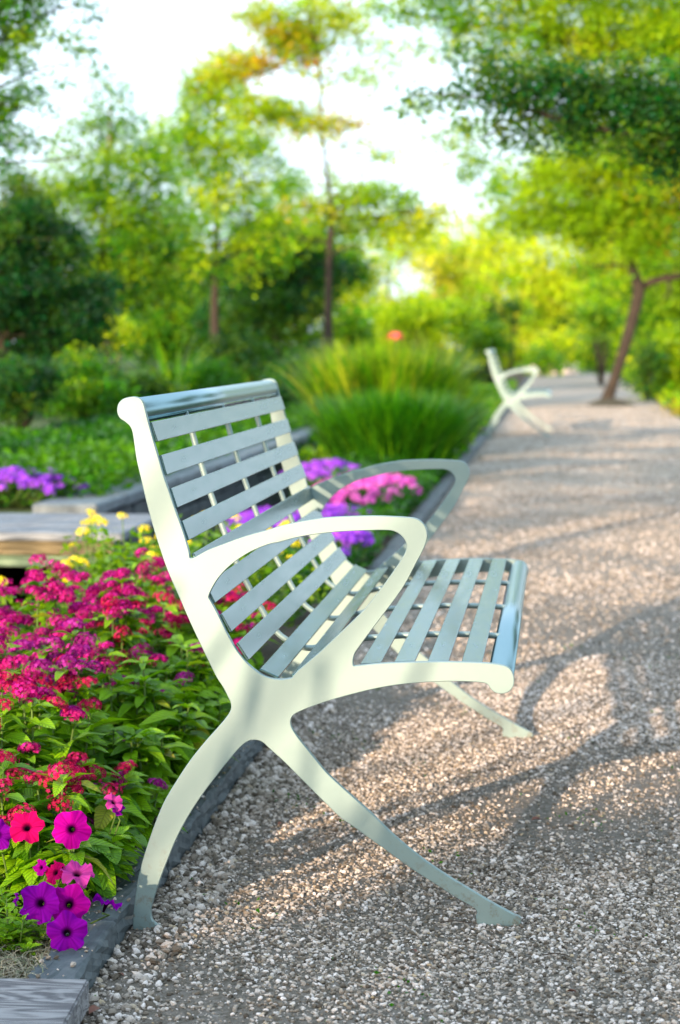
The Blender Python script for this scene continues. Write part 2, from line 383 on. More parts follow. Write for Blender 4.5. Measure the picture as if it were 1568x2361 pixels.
# pebbles: real stones over the near part of the path, scattered with geometry nodes
def pebble_nodes(name, seed, smin, smax):
    g = bpy.data.node_groups.new(name, 'GeometryNodeTree')
    g.interface.new_socket('Geometry', in_out='INPUT', socket_type='NodeSocketGeometry')
    g.interface.new_socket('Geometry', in_out='OUTPUT', socket_type='NodeSocketGeometry')
    gi = g.nodes.new('NodeGroupInput'); go = g.nodes.new('NodeGroupOutput')
    m2p = g.nodes.new('GeometryNodeMeshToPoints')
    g.links.new(gi.outputs[0], m2p.inputs[0])
    geo = g.nodes.new('GeometryNodeGeometryToInstance')
    for k in range(4):
        ico = g.nodes.new('GeometryNodeMeshIcoSphere'); ico.inputs['Radius'].default_value = 1.0; ico.inputs['Subdivisions'].default_value = 2
        nz = g.nodes.new('ShaderNodeTexNoise'); nz.noise_dimensions = '4D'; nz.inputs['W'].default_value = seed + k * 3.7; nz.inputs['Scale'].default_value = 0.9; nz.inputs['Detail'].default_value = 1.5
        sub = g.nodes.new('ShaderNodeVectorMath'); sub.operation = 'SUBTRACT'; sub.inputs[1].default_value = (0.5, 0.5, 0.5)
        mu = g.nodes.new('ShaderNodeVectorMath'); mu.operation = 'SCALE'; mu.inputs['Scale'].default_value = 1.7
        sp = g.nodes.new('GeometryNodeSetPosition')
        g.links.new(nz.outputs['Color'], sub.inputs[0]); g.links.new(sub.outputs[0], mu.inputs[0]); g.links.new(mu.outputs[0], sp.inputs['Offset'])
        g.links.new(ico.outputs[0], sp.inputs[0])
        sm = g.nodes.new('GeometryNodeSetMaterial'); sm.inputs['Material'].default_value = M_PEB
        g.links.new(sp.outputs[0], sm.inputs[0]); g.links.new(sm.outputs[0], geo.inputs[0])
    iop = g.nodes.new('GeometryNodeInstanceOnPoints'); iop.inputs['Pick Instance'].default_value = True
    rr = g.nodes.new('FunctionNodeRandomValue'); rr.data_type = 'FLOAT_VECTOR'; rr.inputs['Max'].default_value = (0.6, 0.6, 6.28)
    ri = g.nodes.new('FunctionNodeRandomValue'); ri.data_type = 'INT'
    ri.inputs[4].default_value = 0; ri.inputs[5].default_value = 3
    rs = g.nodes.new('FunctionNodeRandomValue'); rs.data_type = 'FLOAT_VECTOR'
    rs.inputs['Min'].default_value = (0.7, 0.55, 0.4); rs.inputs['Max'].default_value = (1.3, 1.0, 0.8)
    att = g.nodes.new('GeometryNodeInputNamedAttribute'); att.data_type = 'FLOAT'; att.inputs[0].default_value = 'size'
    sc_ = g.nodes.new('ShaderNodeVectorMath'); sc_.operation = 'SCALE'
    g.links.new(rs.outputs[0], sc_.inputs[0]); g.links.new(att.outputs[0], sc_.inputs['Scale'])
    g.links.new(m2p.outputs[0], iop.inputs['Points']); g.links.new(geo.outputs[0], iop.inputs['Instance'])
    g.links.new(rr.outputs[0], iop.inputs['Rotation']); g.links.new(sc_.outputs[0], iop.inputs['Scale']); g.links.new(ri.outputs[2], iop.inputs['Instance Index'])
    g.links.new(iop.outputs[0], go.inputs[0])
    return g
def scatter_pebbles(name, x0, x1, y0, y1, n, smin, smax, patch=0.5, zfun=None, label='pale loose gravel spread over the path'):
    X = rng.uniform(x0, x1, n); Y = rng.uniform(y0, y1, n)
    # thin out in worn sandy patches
    pt = (np.sin(X*4.1 + 1.0) * np.cos(Y*2.3 + .5) + np.sin(X*9.7 + Y*6.1) * .5 + np.sin(X*1.3 - Y*3.7 + 2.0) * .6)
    keep = rng.uniform(-1.6, 1.6, n) < pt + patch + rng.normal(0, .3, n)
    X, Y = X[keep], Y[keep]
    S = smin + (smax - smin) * rng.power(0.45, len(X)) ** 1.3 * 1.0
    Z = (pathz(X, Y) if zfun is None else zfun(X, Y)) + S * 0.4
    me = bpy.data.meshes.new(name); me.vertices.add(len(X)); me.vertices.foreach_set('co', np.stack([X, Y, Z], -1).astype(np.float32).ravel())
    a = me.attributes.new('size', 'FLOAT', 'POINT'); a.data.foreach_set('value', S.astype(np.float32))
    me.update(); me.materials.append(M_PEB)
    o = obj(name, me); md = o.modifiers.new('scatter', 'NODES'); md.node_group = pebble_nodes(name, random.random()*50, smin, smax)
    return tag(o, label, 'gravel', kind='stuff')
scatter_pebbles('gravel', KX1, 0.75, -0.85, 3.2, 240000, 0.0014, 0.0051, 0.3)
scatter_pebbles('gravel', 0.75, 1.53, -1.6, 3.2, 110000, 0.0014, 0.0051, 0.3, label='pale loose gravel on the right edge of the path beside the bench')
scatter_pebbles('gravel', KX1, 1.53, 3.2, 11.0, 70000, 0.003, 0.007, 0.3, label='pale gravel of the path farther along, beyond the bench')
scatter_pebbles('gravel', KX1, 1.5, 11.0, 30.0, 50000, 0.004, 0.009, -0.3, label='distant loose gravel on the path toward the far bench')
scatter_pebbles('gravel', KX1, -0.60, -0.85, 3.5, 2600, 0.005, 0.010, 0.9, label='coarser gravel stones gathered along the slate kerb')
scatter_pebbles('gravel', KX0, KX1, -0.6, 3.0, 520, 0.0016, 0.0052, 0.9, zfun=lambda X, Y: np.full_like(X, ZG + 0.022), label='gravel crumbs lying on top of the slate kerb')

# ------------------------------------------------------------------ kerb of slate stones
kerb = tag(bpy.data.objects.new('kerb', None), kind='structure'); link(kerb)
y = -0.47; kz = ZG + 0.022
while y < 64:
    L = random.uniform(0.34, 0.58) if y < 20 else random.uniform(1.2, 1.8)
    me = box_mesh('kerb_stone', (KX1 - KX0, L - 0.006, 0.12), M_SLATE, 0.004, 0.0035, 1)
    if y < 6:
        bm = bmesh.new(); bm.from_mesh(me); bmesh.ops.subdivide_edges(bm, edges=[e for e in bm.edges if e.calc_length() > .05], cuts=9, use_grid_fill=True)
        for v_ in bm.verts:
            up = v_.co.z > .045
            v_.co += Vector((random.gauss(0, .0016) * (1 if up else 1.8), random.gauss(0, .0008), random.gauss(0, .0012) if up else 0))
        bm.to_mesh(me); bm.free()
    o = obj('stone', me, kerb, ((KX0 + KX1) / 2 + random.uniform(-.002, .002), y + L / 2, kz - 0.06 + random.uniform(-.002, .002)))
    y += L
# mortar strip under the kerb on the path side
obj('mortar', box_mesh('mortar', (KX1 - KX0 - 0.012, 64.3, 0.10), simple('mortar', (0.22, 0.21, 0.19), .95, 0, 30, .3), 0), kerb, ((KX0 + KX1) / 2, 31.8, kz - 0.072))

# ------------------------------------------------------------------ the bench
def C1(x, y): return ((340 + x/1.96)/1.39796, (1180 + y/1.96)/1.39796)
def C2(x, y): return ((900 + x/1.8667)/1.39796, (1400 + y/1.8667)/1.39796)
def C3(x, y): return ((340 + x/1.7422)/1.39796, (2180 + y/1.7422)/1.39796)
def C6(x, y): return ((1100 + x/1.4359)/1.39796, (2200 + y/1.4359)/1.39796)
def fr(p): q = onY(p[0], p[1], 0.0); return (q[0], q[2])
outer = [C1(*p) for p in [(77,285),(85,240),(115,210),(170,197),(210,205),(232,228),(243,260),(262,340),(300,480),(330,580),(365,700),(400,800),(440,920),(490,1060),(524,1180),(530,1215),(560,1214),(650,1165),(750,1127),(850,1090),(950,1060),(1030,1039)]]
outer += [C2(*p) for p in [(0,558),(100,535),(200,517),(300,504),(450,497),(600,495),(780,504),(830,514),(868,545),(886,590),(883,640),(860,700),(820,775),(760,890),(700,980),(640,1060),(560,1165),(490,1260),(455,1310),(441,1350),(440,1385),(448,1398),(500,1393),(600,1384),(700,1379),(900,1373),(1100,1375),(1250,1381),(1330,1391),(1378,1407),(1402,1440),(1410,1480),(1405,1515),(1380,1546),(1335,1558),(1300,1550),(1276,1530),(1260,1506),(1240,1494),(1200,1488),(1100,1483),(1000,1483),(850,1490),(700,1505),(560,1530),(400,1570),(280,1605),(180,1640),(105,1672),(82,1688)]]
outer += [C3(*p) for p in [(1043,228),(1036,250),(1038,278),(1052,308),(1080,350),(1130,412),(1180,474),(1250,556)]]
outer += [C6(*p) for p in [(60,540),(130,602),(220,690),(300,760),(400,838),(500,905),(600,965),(700,1025),(800,1078),(826,1090),(829,1103),(824,1118),(808,1124),(655,1124),(632,1113),(627,1085),(633,1066),(620,1044),(590,1025),(520,985),(440,932),(330,862),(220,782),(120,710),(40,652),(0,625)]]
outer += [C3(*p) for p in [(1200,672),(1100,572),(1000,472),(920,400),(885,368),(850,355),(812,356),(780,373),(740,410),(680,482),(620,558),(560,636),(500,722),(440,822),(390,920),(345,1030),(310,1120),(275,1222),(252,1300),(250,1345),(262,1378),(288,1402),(304,1412),(298,1427),(240,1434),(172,1437),(159,1427),(158,1380),(163,1310),(172,1240),(190,1120),(220,1010),(270,860),(330,712),(400,592),(480,472),(560,372),(640,282),(688,224),(707,187),(707,150),(690,112),(665,62)]]
outer += [C1(*p) for p in [(703,1960),(620,1790),(540,1620),(470,1460),(400,1300),(350,1160),(300,1000),(260,850),(230,720),(200,590),(182,465),(172,410),(155,375),(122,346),(92,325)]]
hole = [C1(*p) for p in [(646,1460),(660,1420),(700,1350),(760,1280),(830,1222),(920,1167),(1030,1122)]]
hole += [C2(*p) for p in [(0,645),(100,618),(200,600),(350,583),(500,575),(650,573),(700,583),(742,612),(767,655),(765,700),(740,750),(680,840),(600,950),(520,1050),(440,1130),(340,1225),(250,1310),(180,1370),(115,1425),(92,1450),(78,1468),(40,1476)]]
hole += [C1(*p) for p in [(1100,1984),(1040,1975),(980,1950),(900,1888),(830,1806),(780,1720),(730,1620),(690,1540),(655,1478)]]
def plate(th, bev=0.0012):
    cu = bpy.data.curves.new('outline', 'CURVE'); cu.dimensions = '2D'; cu.fill_mode = 'BOTH'; cu.extrude = th/2 - bev; cu.bevel_depth = bev; cu.bevel_resolution = 1
    for pts in (outer, hole):
        P = catmull([fr(p) for p in pts], 4)
        s = cu.splines.new('POLY'); s.points.add(len(P) - 1)
        for i, p in enumerate(P): s.points[i].co = (p[0], p[1], 0, 1)
        s.use_cyclic_u = True
    co = bpy.data.objects.new('outline', cu); col.objects.link(co)
    dg = bpy.context.evaluated_depsgraph_get(); me = bpy.data.meshes.new_from_object(co.evaluated_get(dg))
    bpy.data.objects.remove(co); bpy.data.curves.remove(cu)
    me.transform(Matrix.Rotation(R(90), 4, 'X'))
    me.materials.clear(); me.materials.append(M_FRAME); me.name = 'side_frame'
    return me
TH = 0.013; LB = 1.80
BX = -0.40                                   # origin of the bench (world) so the Empty sits at its base
def bl(p): return (p[0] - BX, p[1], p[2] - ZG)
bench = empty('park_bench', (BX, 0, ZG), 'large silver metal bench with curved arms, on the gravel beside the red flowers', 'bench', 'silver benches along the path')
pm = plate(TH); pm.transform(Matrix.Translation((-BX, TH/2, -ZG)))
obj('side_frame', pm, bench); obj('side_frame', pm, bench, (0, LB, 0))
# seat profile (centre line of slats) in the frame plane
prof_px = [C1(262,330), C1(300,435), C1(355,630), C1(420,840), C1(492,1047), C1(567,1250), C1(652,1448), C1(753,1633), C1(860,1815), C1(930,1895), C1(1025,1950),
           C2(0,1468), C2(60,1464), C2(130,1447), C2(240,1424), C2(345,1406), C2(545,1391), C2(747,1380), C2(951,1377), C2(1155,1381), C2(1300,1392)]
prof = [np.array(fr(p)) for p in prof_px]
prof = catmull([(p[0] - BX, 0, p[1] - ZG) for p in prof], 8, closed=False)
def nearest(p):
    q = np.array(fr(p)); q = np.array((q[0] - BX, 0, q[1] - ZG))
    i = min(range(1, len(prof) - 1), key=lambda k: np.linalg.norm(prof[k] - q))
    t = prof[i+1] - prof[i-1]; t = t / np.linalg.norm(t)
    return prof[i] + t * np.dot(q - prof[i], t), t
centers = [C1(290,420), C1(350,630), C1(415,840), C1(487,1047), C1(562,1250), C1(647,1448), C1(748,1633), C1(855,1815), C1(1025,1955), C2(130,1450), C2(345,1410), C2(545,1390), C2(750,1378), C2(953,1374), C2(1157,1378)]
SL0, SL1 = TH + 0.0005, LB - 0.0005
sw = 0.0345; sth = 0.0045
bm_len = SL1 - SL0
slat_me = box_mesh('slat', (sw, bm_len, sth), M_STEEL, 0.0009)
for c in centers:
    p, t = nearest(c)
    o = obj('slat', slat_me, bench, (p[0], (SL0 + SL1)/2, p[2]))
    o.rotation_euler = (0, -math.atan2(t[2], t[0]), 0)
# support rods under the slats
nrm = []
for i in range(len(prof)):
    t = prof[min(i+1, len(prof)-1)] - prof[max(i-1, 0)]; t /= np.linalg.norm(t)
    nrm.append(np.array((t[2], 0, -t[0])))      # away from the sitter
rodp = [prof[i] + nrm[i] * 0.0075 * (-1 if nrm[i][0] > 0.3 and False else 1) for i in range(len(prof))]
if rodp[0][0] > prof[0][0]: rodp = [prof[i] - nrm[i] * 0.0075 for i in range(len(prof))]
for s in (0.235, 0.49, 0.745):
    yy = SL0 + bm_len * s
    me = tubes_mesh('support_rod', [([(p[0], 0, p[2]) for p in rodp], 0.0058)], M_FRAME, 10)
    obj('support_rod', me, bench, (0, yy, 0))
def ctr(c, dx=0, dz=0): q = fr(c); return (q[0] - BX + dx, q[1] - ZG + dz)
for name, c, rad in (('top_rail', C1(166, 288), 0.0222), ('front_rail', C2(1330, 1468), 0.0222)):
    x0, z0 = ctr(c)
    me = tubes_mesh(name, [([(0, SL0, 0), (0, SL1, 0)], rad)], M_TUBE, 40)
    obj(name, me, bench, (x0, 0, z0))
for nm, q in (('cross_bar', rodp[0]), ('cross_bar', rodp[-1])):
    me = tubes_mesh(nm, [([(0, SL0, 0), (0, SL1, 0)], 0.0042)], M_STEEL, 10)
    obj(nm, me, bench, (q[0], 0, q[2]))
# short tongues that join the rods to the rails
x0, z0 = ctr(C1(166, 288)); x1, z1 = ctr(C2(1330, 1468))
for (q, xr, zr) in ((rodp[0], x0, z0), (rodp[-1], x1, z1)):
    for s in (0.235, 0.49, 0.745):
        yy = SL0 + bm_len * s
        obj('rod_end', tubes_mesh('rod_end', [([(q[0], 0, q[2]), ((q[0]*2+xr)/3, 0, (q[2]*2+zr)/3), (xr, 0, zr)], [.0055, .0055, .006])], M_STEEL, 8), bench, (0, yy, 0))
b2 = copy_tree(bench); b2.location = (BX, 19.4, ZG)
tag(b2, 'small far silver bench at the edge of the path beyond the tall grass clumps', 'bench', 'silver benches along the path')

# ------------------------------------------------------------------ leaves and trees
def leaf_cloud(blobs, leaf, palette, tau=2.0, aspect=0.5, droop=0.0, clump=None, seedfac=1.0):
    """blobs: list of (centre xyz, radii xyz, tau multiplier, palette bias). One quad per leaf, spread in clumps in each crown volume"""
    PV, PC = [], []
    pal = np.array(palette, float)
    for b in blobs:
        c, rr = np.array(b[0]), np.array(b[1]); tm = b[2] if len(b) > 2 else 1.0; bias = b[3] if len(b) > 3 else None
        area = math.pi * rr[0] * rr[2]
        n = int(tau * tm * area / (0.5 * leaf * leaf * aspect * 0.5) * seedfac) + 8
        cl = clump or max(leaf * 2.6, min(rr) * 0.30)
        m = max(6, int(0.9 * rr[0] * rr[2] * rr[1] / (cl ** 3) * 0.55)); m = min(m, 260)
        d = rng.normal(size=(m, 3)); d /= np.linalg.norm(d, axis=1)[:, None]
        rad = rng.uniform(0.25, 1.0, (m, 1)) ** 0.55
        cc = c + d * rad * rr * (1 + rng.normal(0, .10, (m, 1)))
        if bias is None: ci = rng.choice(len(pal), m, p=None)
        else: ci = np.clip(rng.normal(bias, 0.8, m).round().astype(int), 0, len(pal) - 1)
        k = rng.integers(0, m, n)
        P = cc[k] + rng.normal(0, cl * 0.6, (n, 3)) * np.array([1, 1, .75])
        loose = rng.random(n) < 0.3; dv = rng.normal(size=(n, 3)); dv /= np.linalg.norm(dv, axis=1)[:, None]
        P[loose] = (c + dv * rng.uniform(0, 1, (n, 1)) ** .4 * rr)[loose]
        colr = pal[ci[k]] * rng.uniform(0.7, 1.3, (n, 1)) * np.array([1, 1, 1]) + rng.normal(0, .01, (n, 3))
        ax = rng.normal(size=(n, 3)); ax[:, 2] = ax[:, 2] * 0.6 - droop; ax /= np.linalg.norm(ax, axis=1)[:, None]
        bx = np.cross(ax, rng.normal(size=(n, 3)) * [.7, .7, 1.2]); bx /= np.linalg.norm(bx, axis=1)[:, None] + 1e-9
        ln = leaf * rng.uniform(0.6, 1.3, (n, 1))
        q = np.stack([P, P + ax*ln*.5 + bx*ln*aspect*.5, P + ax*ln, P + ax*ln*.5 - bx*ln*aspect*.5], 1)
        PV.append(q.reshape(-1, 3)); PC.append(np.repeat(np.clip(colr, 0.003, 1), 4, axis=0))
    V = np.concatenate(PV); C = np.concatenate(PC)
    Q = np.arange(len(V)).reshape(-1, 4)
    return V, Q, C
def crown_mesh(name, *a, mat=None, **k):
    V, Q, C = leaf_cloud(*a, **k); return mesh_np(name, V, Q, mat or M_LEAF, False, C)

YG = [(0.22, 0.40, 0.004), (0.32, 0.48, 0.005), (0.11, 0.30, 0.006), (0.44, 0.54, 0.010)]
MID = [(0.05, 0.20, 0.006), (0.12, 0.28, 0.006), (0.22, 0.37, 0.006), (0.025, 0.12, 0.01)]
DARK = [(0.010, 0.06, 0.014), (0.02, 0.10, 0.016), (0.05, 0.14, 0.012), (0.11, 0.20, 0.012)]  # shade of the left background trees is put into these dark greens
OR = [(0.20, 0.38, 0.005), (0.34, 0.46, 0.006), (0.46, 0.50, 0.008), (0.44, 0.32, 0.015), (0.46, 0.15, 0.03)]
ncount = [0]
def px_tree(name, label, cat, Y, trunk, blobs, palette, leafpx=15, tau=2.0, group=None, bark=None, limbs=True, zbase=None, droop=0.0, depth=1.0, spread=0.7, extra=(), grow=1.12):
    """trunk: [(px, py, width px)] from the foot up; blobs: [(px, py, rx, ry[, tau, bias])] at the tree's own distance"""
    s = ppm(Y)
    foot = onY(trunk[0][0], trunk[0][1], Y)
    if zbase is not None: foot[2] = zbase
    root = empty(name, foot, label, cat, group)
    T = [onY(p[0], p[1], Y) for p in trunk]; T[0] = foot.copy()
    for i in range(1, len(T)): T[i] = T[i] + np.array([0, random.uniform(-.15, .15) * (i > 1), 0])
    rad = [p[2] / 2 / s for p in trunk]
    B = []
    for b in blobs:
        c = onY(b[0], b[1], Y); r0 = np.array([b[2] / s, 0.5 * (b[2] + b[3]) / s * depth, b[3] / s]) * grow
        c = c + np.array([0, random.uniform(-1, 1) * spread * (b[2] / s) * 1.4, 0])
        B.append((c - foot, r0, b[4] if len(b) > 4 else 1.0, b[5] if len(b) > 5 else None))
    tubes = [([p - foot for p in catmull(T, 4, False)], list(np.interp(np.linspace(0, len(T)-1, 4*(len(T)-1)+1), range(len(T)), rad)))]
    obj('trunk', tubes_mesh('trunk', tubes, bark or M_BARK, 10), root)
    if True:
        Lb = []
        base = [p - foot for p in T]
        for b in (B if limbs else []):
            c = b[0]
            # leave the trunk at a point lower than the clump
            cand = [p for p in tubes[0][0] if p[2] < c[2] - 0.05 * abs(c[0])] or [tubes[0][0][len(tubes[0][0])//2]]
            a = cand[-1]; i = min(len(tubes[0][0]) - 1, len(cand) - 1); ra = tubes[0][1][i] * 0.5
            ln = np.linalg.norm(c - a)
            mid = (a + c) / 2 + np.array([random.uniform(-.1, .1), random.uniform(-.1, .1), random.uniform(0, .12)]) * ln
            Lb.append((catmull([a, mid, c], 3, False), list(np.linspace(ra, ra * .25, 7))))
            for _ in range(3):
                e = c + rng.normal(0, .45, 3) * b[1]; Lb.append(([mid, (mid + e) / 2 + rng.normal(0, .05, 3) * ln, e], [ra * .45, ra * .3, ra * .1]))
        for pts, rads in extra: Lb.append(([onY(q[0], q[1], Y + (q[2] if len(q) > 2 else 0)) - foot for q in pts], [r / s for r in rads]))
        obj('limbs', tubes_mesh('limbs', Lb, bark or M_BARK, 6), root)
    obj('crown', crown_mesh('crown', B, leafpx / s, palette, tau=tau, droop=droop), root)
    return root

# central cypress with layered boughs
px_tree('cypress_tree', 'tall slender cypress with layered boughs and rusty orange tips behind the grass clumps', 'tree', 27,
        [(757,845,30),(757,700,17),(762,560,15),(763,490,13),(752,380,7),(742,280,7),(738,180,6),(722,60,5),(715,-80,3)],
        [(640,50,60,30,1.2,2),(600,30,40,30,1,1),(700,90,80,40,1,1),(660,85,50,20,1,3),(740,30,70,40,.9,1),(800,60,50,30,.6,1),(830,170,40,22,.5,1),(690,130,60,20,.7,2),
         (560,160,60,26,1.1,2),(500,165,40,24,1,1),(610,150,30,18,1,3),(740,180,50,20,.4,1),(850,110,40,20,.5,1),
         (640,262,70,20,1,1),(700,280,60,18,1,1),(770,290,50,16,1.1,2),(820,285,30,12,1,3),(590,250,60,24,1,0),(680,300,40,10,.7,2),(830,330,50,10,.4,1),
         (760,420,26,26,.6,1),(820,455,70,24,1,0),(900,460,60,28,1.2,0),(950,510,50,24,1,1),(850,520,80,22,1,0),(700,470,50,22,.8,1),(760,500,60,22,.9,1),(1000,490,40,20,.7,1),(880,355,50,10,.5,0),
         (700,555,50,14,.5,0),(830,565,60,12,.5,0)],
        OR, 14, 2.0, grow=1.3, bark=M_BARK)
px_tree('broadleaf_tree', 'tall loose yellow-green tree just left of the slender cypress', 'tree', 31,
        [(495,800,22),(495,650,16),(500,500,12),(500,350,10),(500,200,6)],
        [(520,150,45,35,1,1),(490,190,55,40,1,1),(480,240,60,40,1,1),(520,280,80,50,.9,1),(450,320,70,40,1,1),(400,345,40,30,1,0),(560,330,80,50,.6,1),(500,390,90,50,.8,1),(610,400,60,50,.5,1),
         (560,450,90,50,.7,1),(470,470,80,60,.8,2),(640,480,70,50,.6,1),(540,540,90,50,.7,2),(440,560,60,50,.8,2),(620,570,60,40,.6,2)],
        YG, 14, 1.25, grow=1.6, group='trees beyond the pond')
px_tree('broadleaf_tree', 'olive bushy tree with pale trunk and thin wispy top, left of the bench back', 'tree', 21,
        [(245,800,26),(238,720,22),(235,640,18),(245,500,12),(250,350,8),(248,180,3)],
        [(248,190,18,30,.4,1),(285,230,22,30,.3,1),(258,270,45,40,.7,1),(195,330,50,40,.8,1),(275,350,80,50,.9,1),(215,420,90,50,1,1),(320,420,80,50,1,1),(150,470,70,50,1,2),(260,490,100,55,1,1),(370,500,80,50,1,1),
         (180,560,90,50,1,2),(300,580,100,55,1,1),(400,590,80,50,.9,2),(250,650,90,45,.8,2),(360,660,80,40,.8,2),(150,640,70,40,.9,2)],
        MID, 14, 1.35, grow=1.5, bark=M_BARK2, group='trees beyond the pond')
px_tree('broadleaf_tree', 'very dark dense tree at the far left edge of the pond bank', 'tree', 15,
        [(10,850,40),(10,760,34),(20,640,26),(30,500,16)],
        [(10,450,60,50,.9,2),(50,500,70,45,1,1),(0,560,80,60,1.2,1),(90,590,80,55,1.2,1),(20,660,100,60,1.3,0),(130,680,80,60,1.2,1),(50,760,110,60,1.4,0),(170,760,70,50,1.2,0),(10,830,80,40,1.2,0)],
        DARK, 13, 2.8, grow=1.5, group='trees beyond the pond')
px_tree('broadleaf_tree', 'dark green spreading tree between the olive tree and the cypress trunk', 'tree', 34,
        [(640,820,20),(640,720,16),(645,640,12),(650,600,8)],
        [(600,590,80,40,.7,3),(690,580,70,40,.7,3),(560,640,80,45,1,1),(650,650,90,50,1,1),(730,640,50,50,1,1),(600,710,90,45,1,2),(700,720,70,45,.9,2),(540,740,80,45,1,1),(650,775,90,35,1,1)],
        DARK, 14, 2.6, grow=1.45, group='trees beyond the pond')
px_tree('broadleaf_tree', 'mid green round tree low behind the olive tree', 'tree', 38,
        [(420,830,18),(420,740,14),(420,680,8)],
        [(400,640,90,50,1,2),(480,660,70,45,1,2),(340,700,90,50,1,1),(440,730,90,50,1,1),(300,760,90,45,1,0),(500,750,70,50,1,1),(380,790,100,35,1,1)],
        MID, 14, 2.8, grow=1.45, group='trees beyond the pond')
# overhanging near branches at the top left
px_tree('oak_tree', 'oak whose thin twigs hang into the top left corner of the sky', 'tree', 9,
        [(-330,1050,120),(-330,500,90),(-300,200,70),(-280,-100,40)],
        [(20,30,60,30,.8,1),(90,30,40,30,.5,2),(60,90,60,22,.5,2),(140,90,40,18,.45,2),(190,120,40,14,.5,1),(195,15,28,10,.8,1),(215,45,28,9,.9,0),(30,150,50,26,.8,1),(20,230,40,30,.8,0),(75,215,40,22,.6,1),
         (110,245,16,12,.6,1),(150,195,30,14,.4,2),(225,165,22,20,.35,2),(40,300,34,18,.5,1),(10,330,30,22,.7,1),(70,330,30,18,.6,1),(120,325,34,12,.35,2),(15,385,40,16,.6,1),(-60,100,90,80,1,1),(-60,300,80,70,1,1),(-100,-20,120,60,1,1),(60,-30,120,26,1,1)],
        [DARK[2],MID[0],MID[1],MID[2]], 14, 3.2, spread=.25, limbs=False,
        extra=[(((-290,150),(-100,120),(40,80),(130,20),(200,10)),(12,7,4,2.5,1)),(((-300,260),(-100,240),(20,190),(110,150),(240,150)),(12,7,3.5,2,1)),(((-320,400),(-150,390),(0,375),(120,370),(200,360)),(10,5,3.5,2,1)),(((-100,240),(20,240),(100,260)),(5,3,1))])
# great oak on the right, trunk in the path
px_tree('oak_tree', 'leaning oak with forked trunk standing in the gravel on the right of the path', 'tree', 31,
        [(1397,930,34),(1418,870,24),(1440,800,26),(1462,720,27),(1472,665,30),(1450,600,18),(1430,530,13),(1400,440,9)],
        [(1330,400,90,40,1,1),(1430,370,90,50,1,1),(1530,380,80,50,1,1),(1250,440,70,36,1,1),(1350,460,90,45,1,1),(1450,460,90,50,1,1),(1550,470,80,60,1,2),(1200,500,60,28,.8,0),(1290,510,70,32,1,0),(1390,530,80,36,1,0),
         (1480,520,70,36,1,2),(1620,480,100,90,1,2),(1400,320,90,36,1,1),(1530,300,90,50,1,1),(1380,610,36,16,.4,3)],
        YG[:3] + [(0.36, 0.30, 0.015)], 13, 2.0, grow=1.7,
        extra=[(((1472,668),(1500,650),(1540,640),(1620,630)),(11,10,9,6)),(((1452,600),(1420,560),(1330,520),(1250,500)),(6,5,3,1.5)),(((1540,640),(1545,670),(1530,690)),(5,3,2))])
# near overhanging bough, dark, upper right
px_tree('oak_tree', 'large dark leafy oak bough reaching in from the upper right corner', 'tree', 8.5,
        [(2180,1300,190),(2160,800,150),(2130,400,120),(2100,0,70)],
        [(1100,200,50,24,.8,1),(1030,235,40,18,.55,1),(965,220,36,14,.5,1),(930,250,26,14,.4,1),(1160,230,60,30,1,0),(1120,150,60,26,.7,1),(1230,190,70,36,1.1,0),(1300,230,80,40,1.1,0),(1390,180,80,40,1.1,0),(1380,260,70,36,1.1,0),(1470,250,80,50,1.2,0),(1550,300,70,50,1.3,0),
         (1550,210,70,50,1,0),(1210,280,60,26,.9,1),(1260,320,60,22,.7,1),(1330,310,50,26,.7,0),(1620,260,90,90,1,0),(1450,330,60,30,.8,1),(1550,380,50,30,.8,0),(1070,290,40,18,.5,3),(1140,330,36,18,.4,3)],
        [DARK[1],DARK[2],DARK[3],MID[1]], 17, 1.9, spread=.35, grow=1.5, limbs=False,
        extra=[(((2135,500),(1850,400),(1700,350),(1568,312),(1450,305),(1350,290),(1240,260),(1120,225),(960,215)),(50,36,26,16,11,8,6,3.5,1.5)),(((1568,312),(1460,240),(1380,200),(1280,180)),(10,7,5,3)),(((1240,260),(1150,300),(1080,330)),(4,3,1))])
px_tree('oak_tree', 'sunlit yellow-green oak filling the top right of the view above the dark bough', 'tree', 18,
        [(2050,1100,120),(2000,600,100),(1900,200,70),(1800,-50,50)],
        [(880,20,50,20,.5,1),(960,30,60,24,.6,1),(1050,40,70,30,.7,2),(1150,30,70,36,.8,2),(1240,60,70,36,.8,1),(1330,50,80,46,1,1),(1430,80,80,50,1,0),(1530,60,80,60,1,1),(1290,120,80,40,.9,1),(1400,140,80,46,1,3),(1510,150,80,46,1,1),
         (1180,100,60,30,.6,2),(1080,100,50,22,.5,2),(1000,120,40,18,.45,2),(920,100,34,16,.3,2),(1600,120,90,90,1,1),(1200,-30,200,40,1,1),(1500,-40,200,50,1,1),(860,190,34,18,.35,0),(900,150,26,14,.35,1),(960,250,40,18,.4,1),(1010,330,40,18,.45,0),(1060,400,40,20,.5,1),(1120,370,44,22,.6,0),(880,360,36,12,.35,2),(1090,300,40,20,.5,2),(1150,460,44,24,.6,1),(1160,160,50,26,.6,2)],
        YG, 13, 1.8, spread=.35, grow=1.6, limbs=False, group='oaks above the path',
        extra=[(((1900,150),(1600,120),(1400,110),(1200,70),(1000,40),(880,20)),(20,14,9,6,3,1.5))])
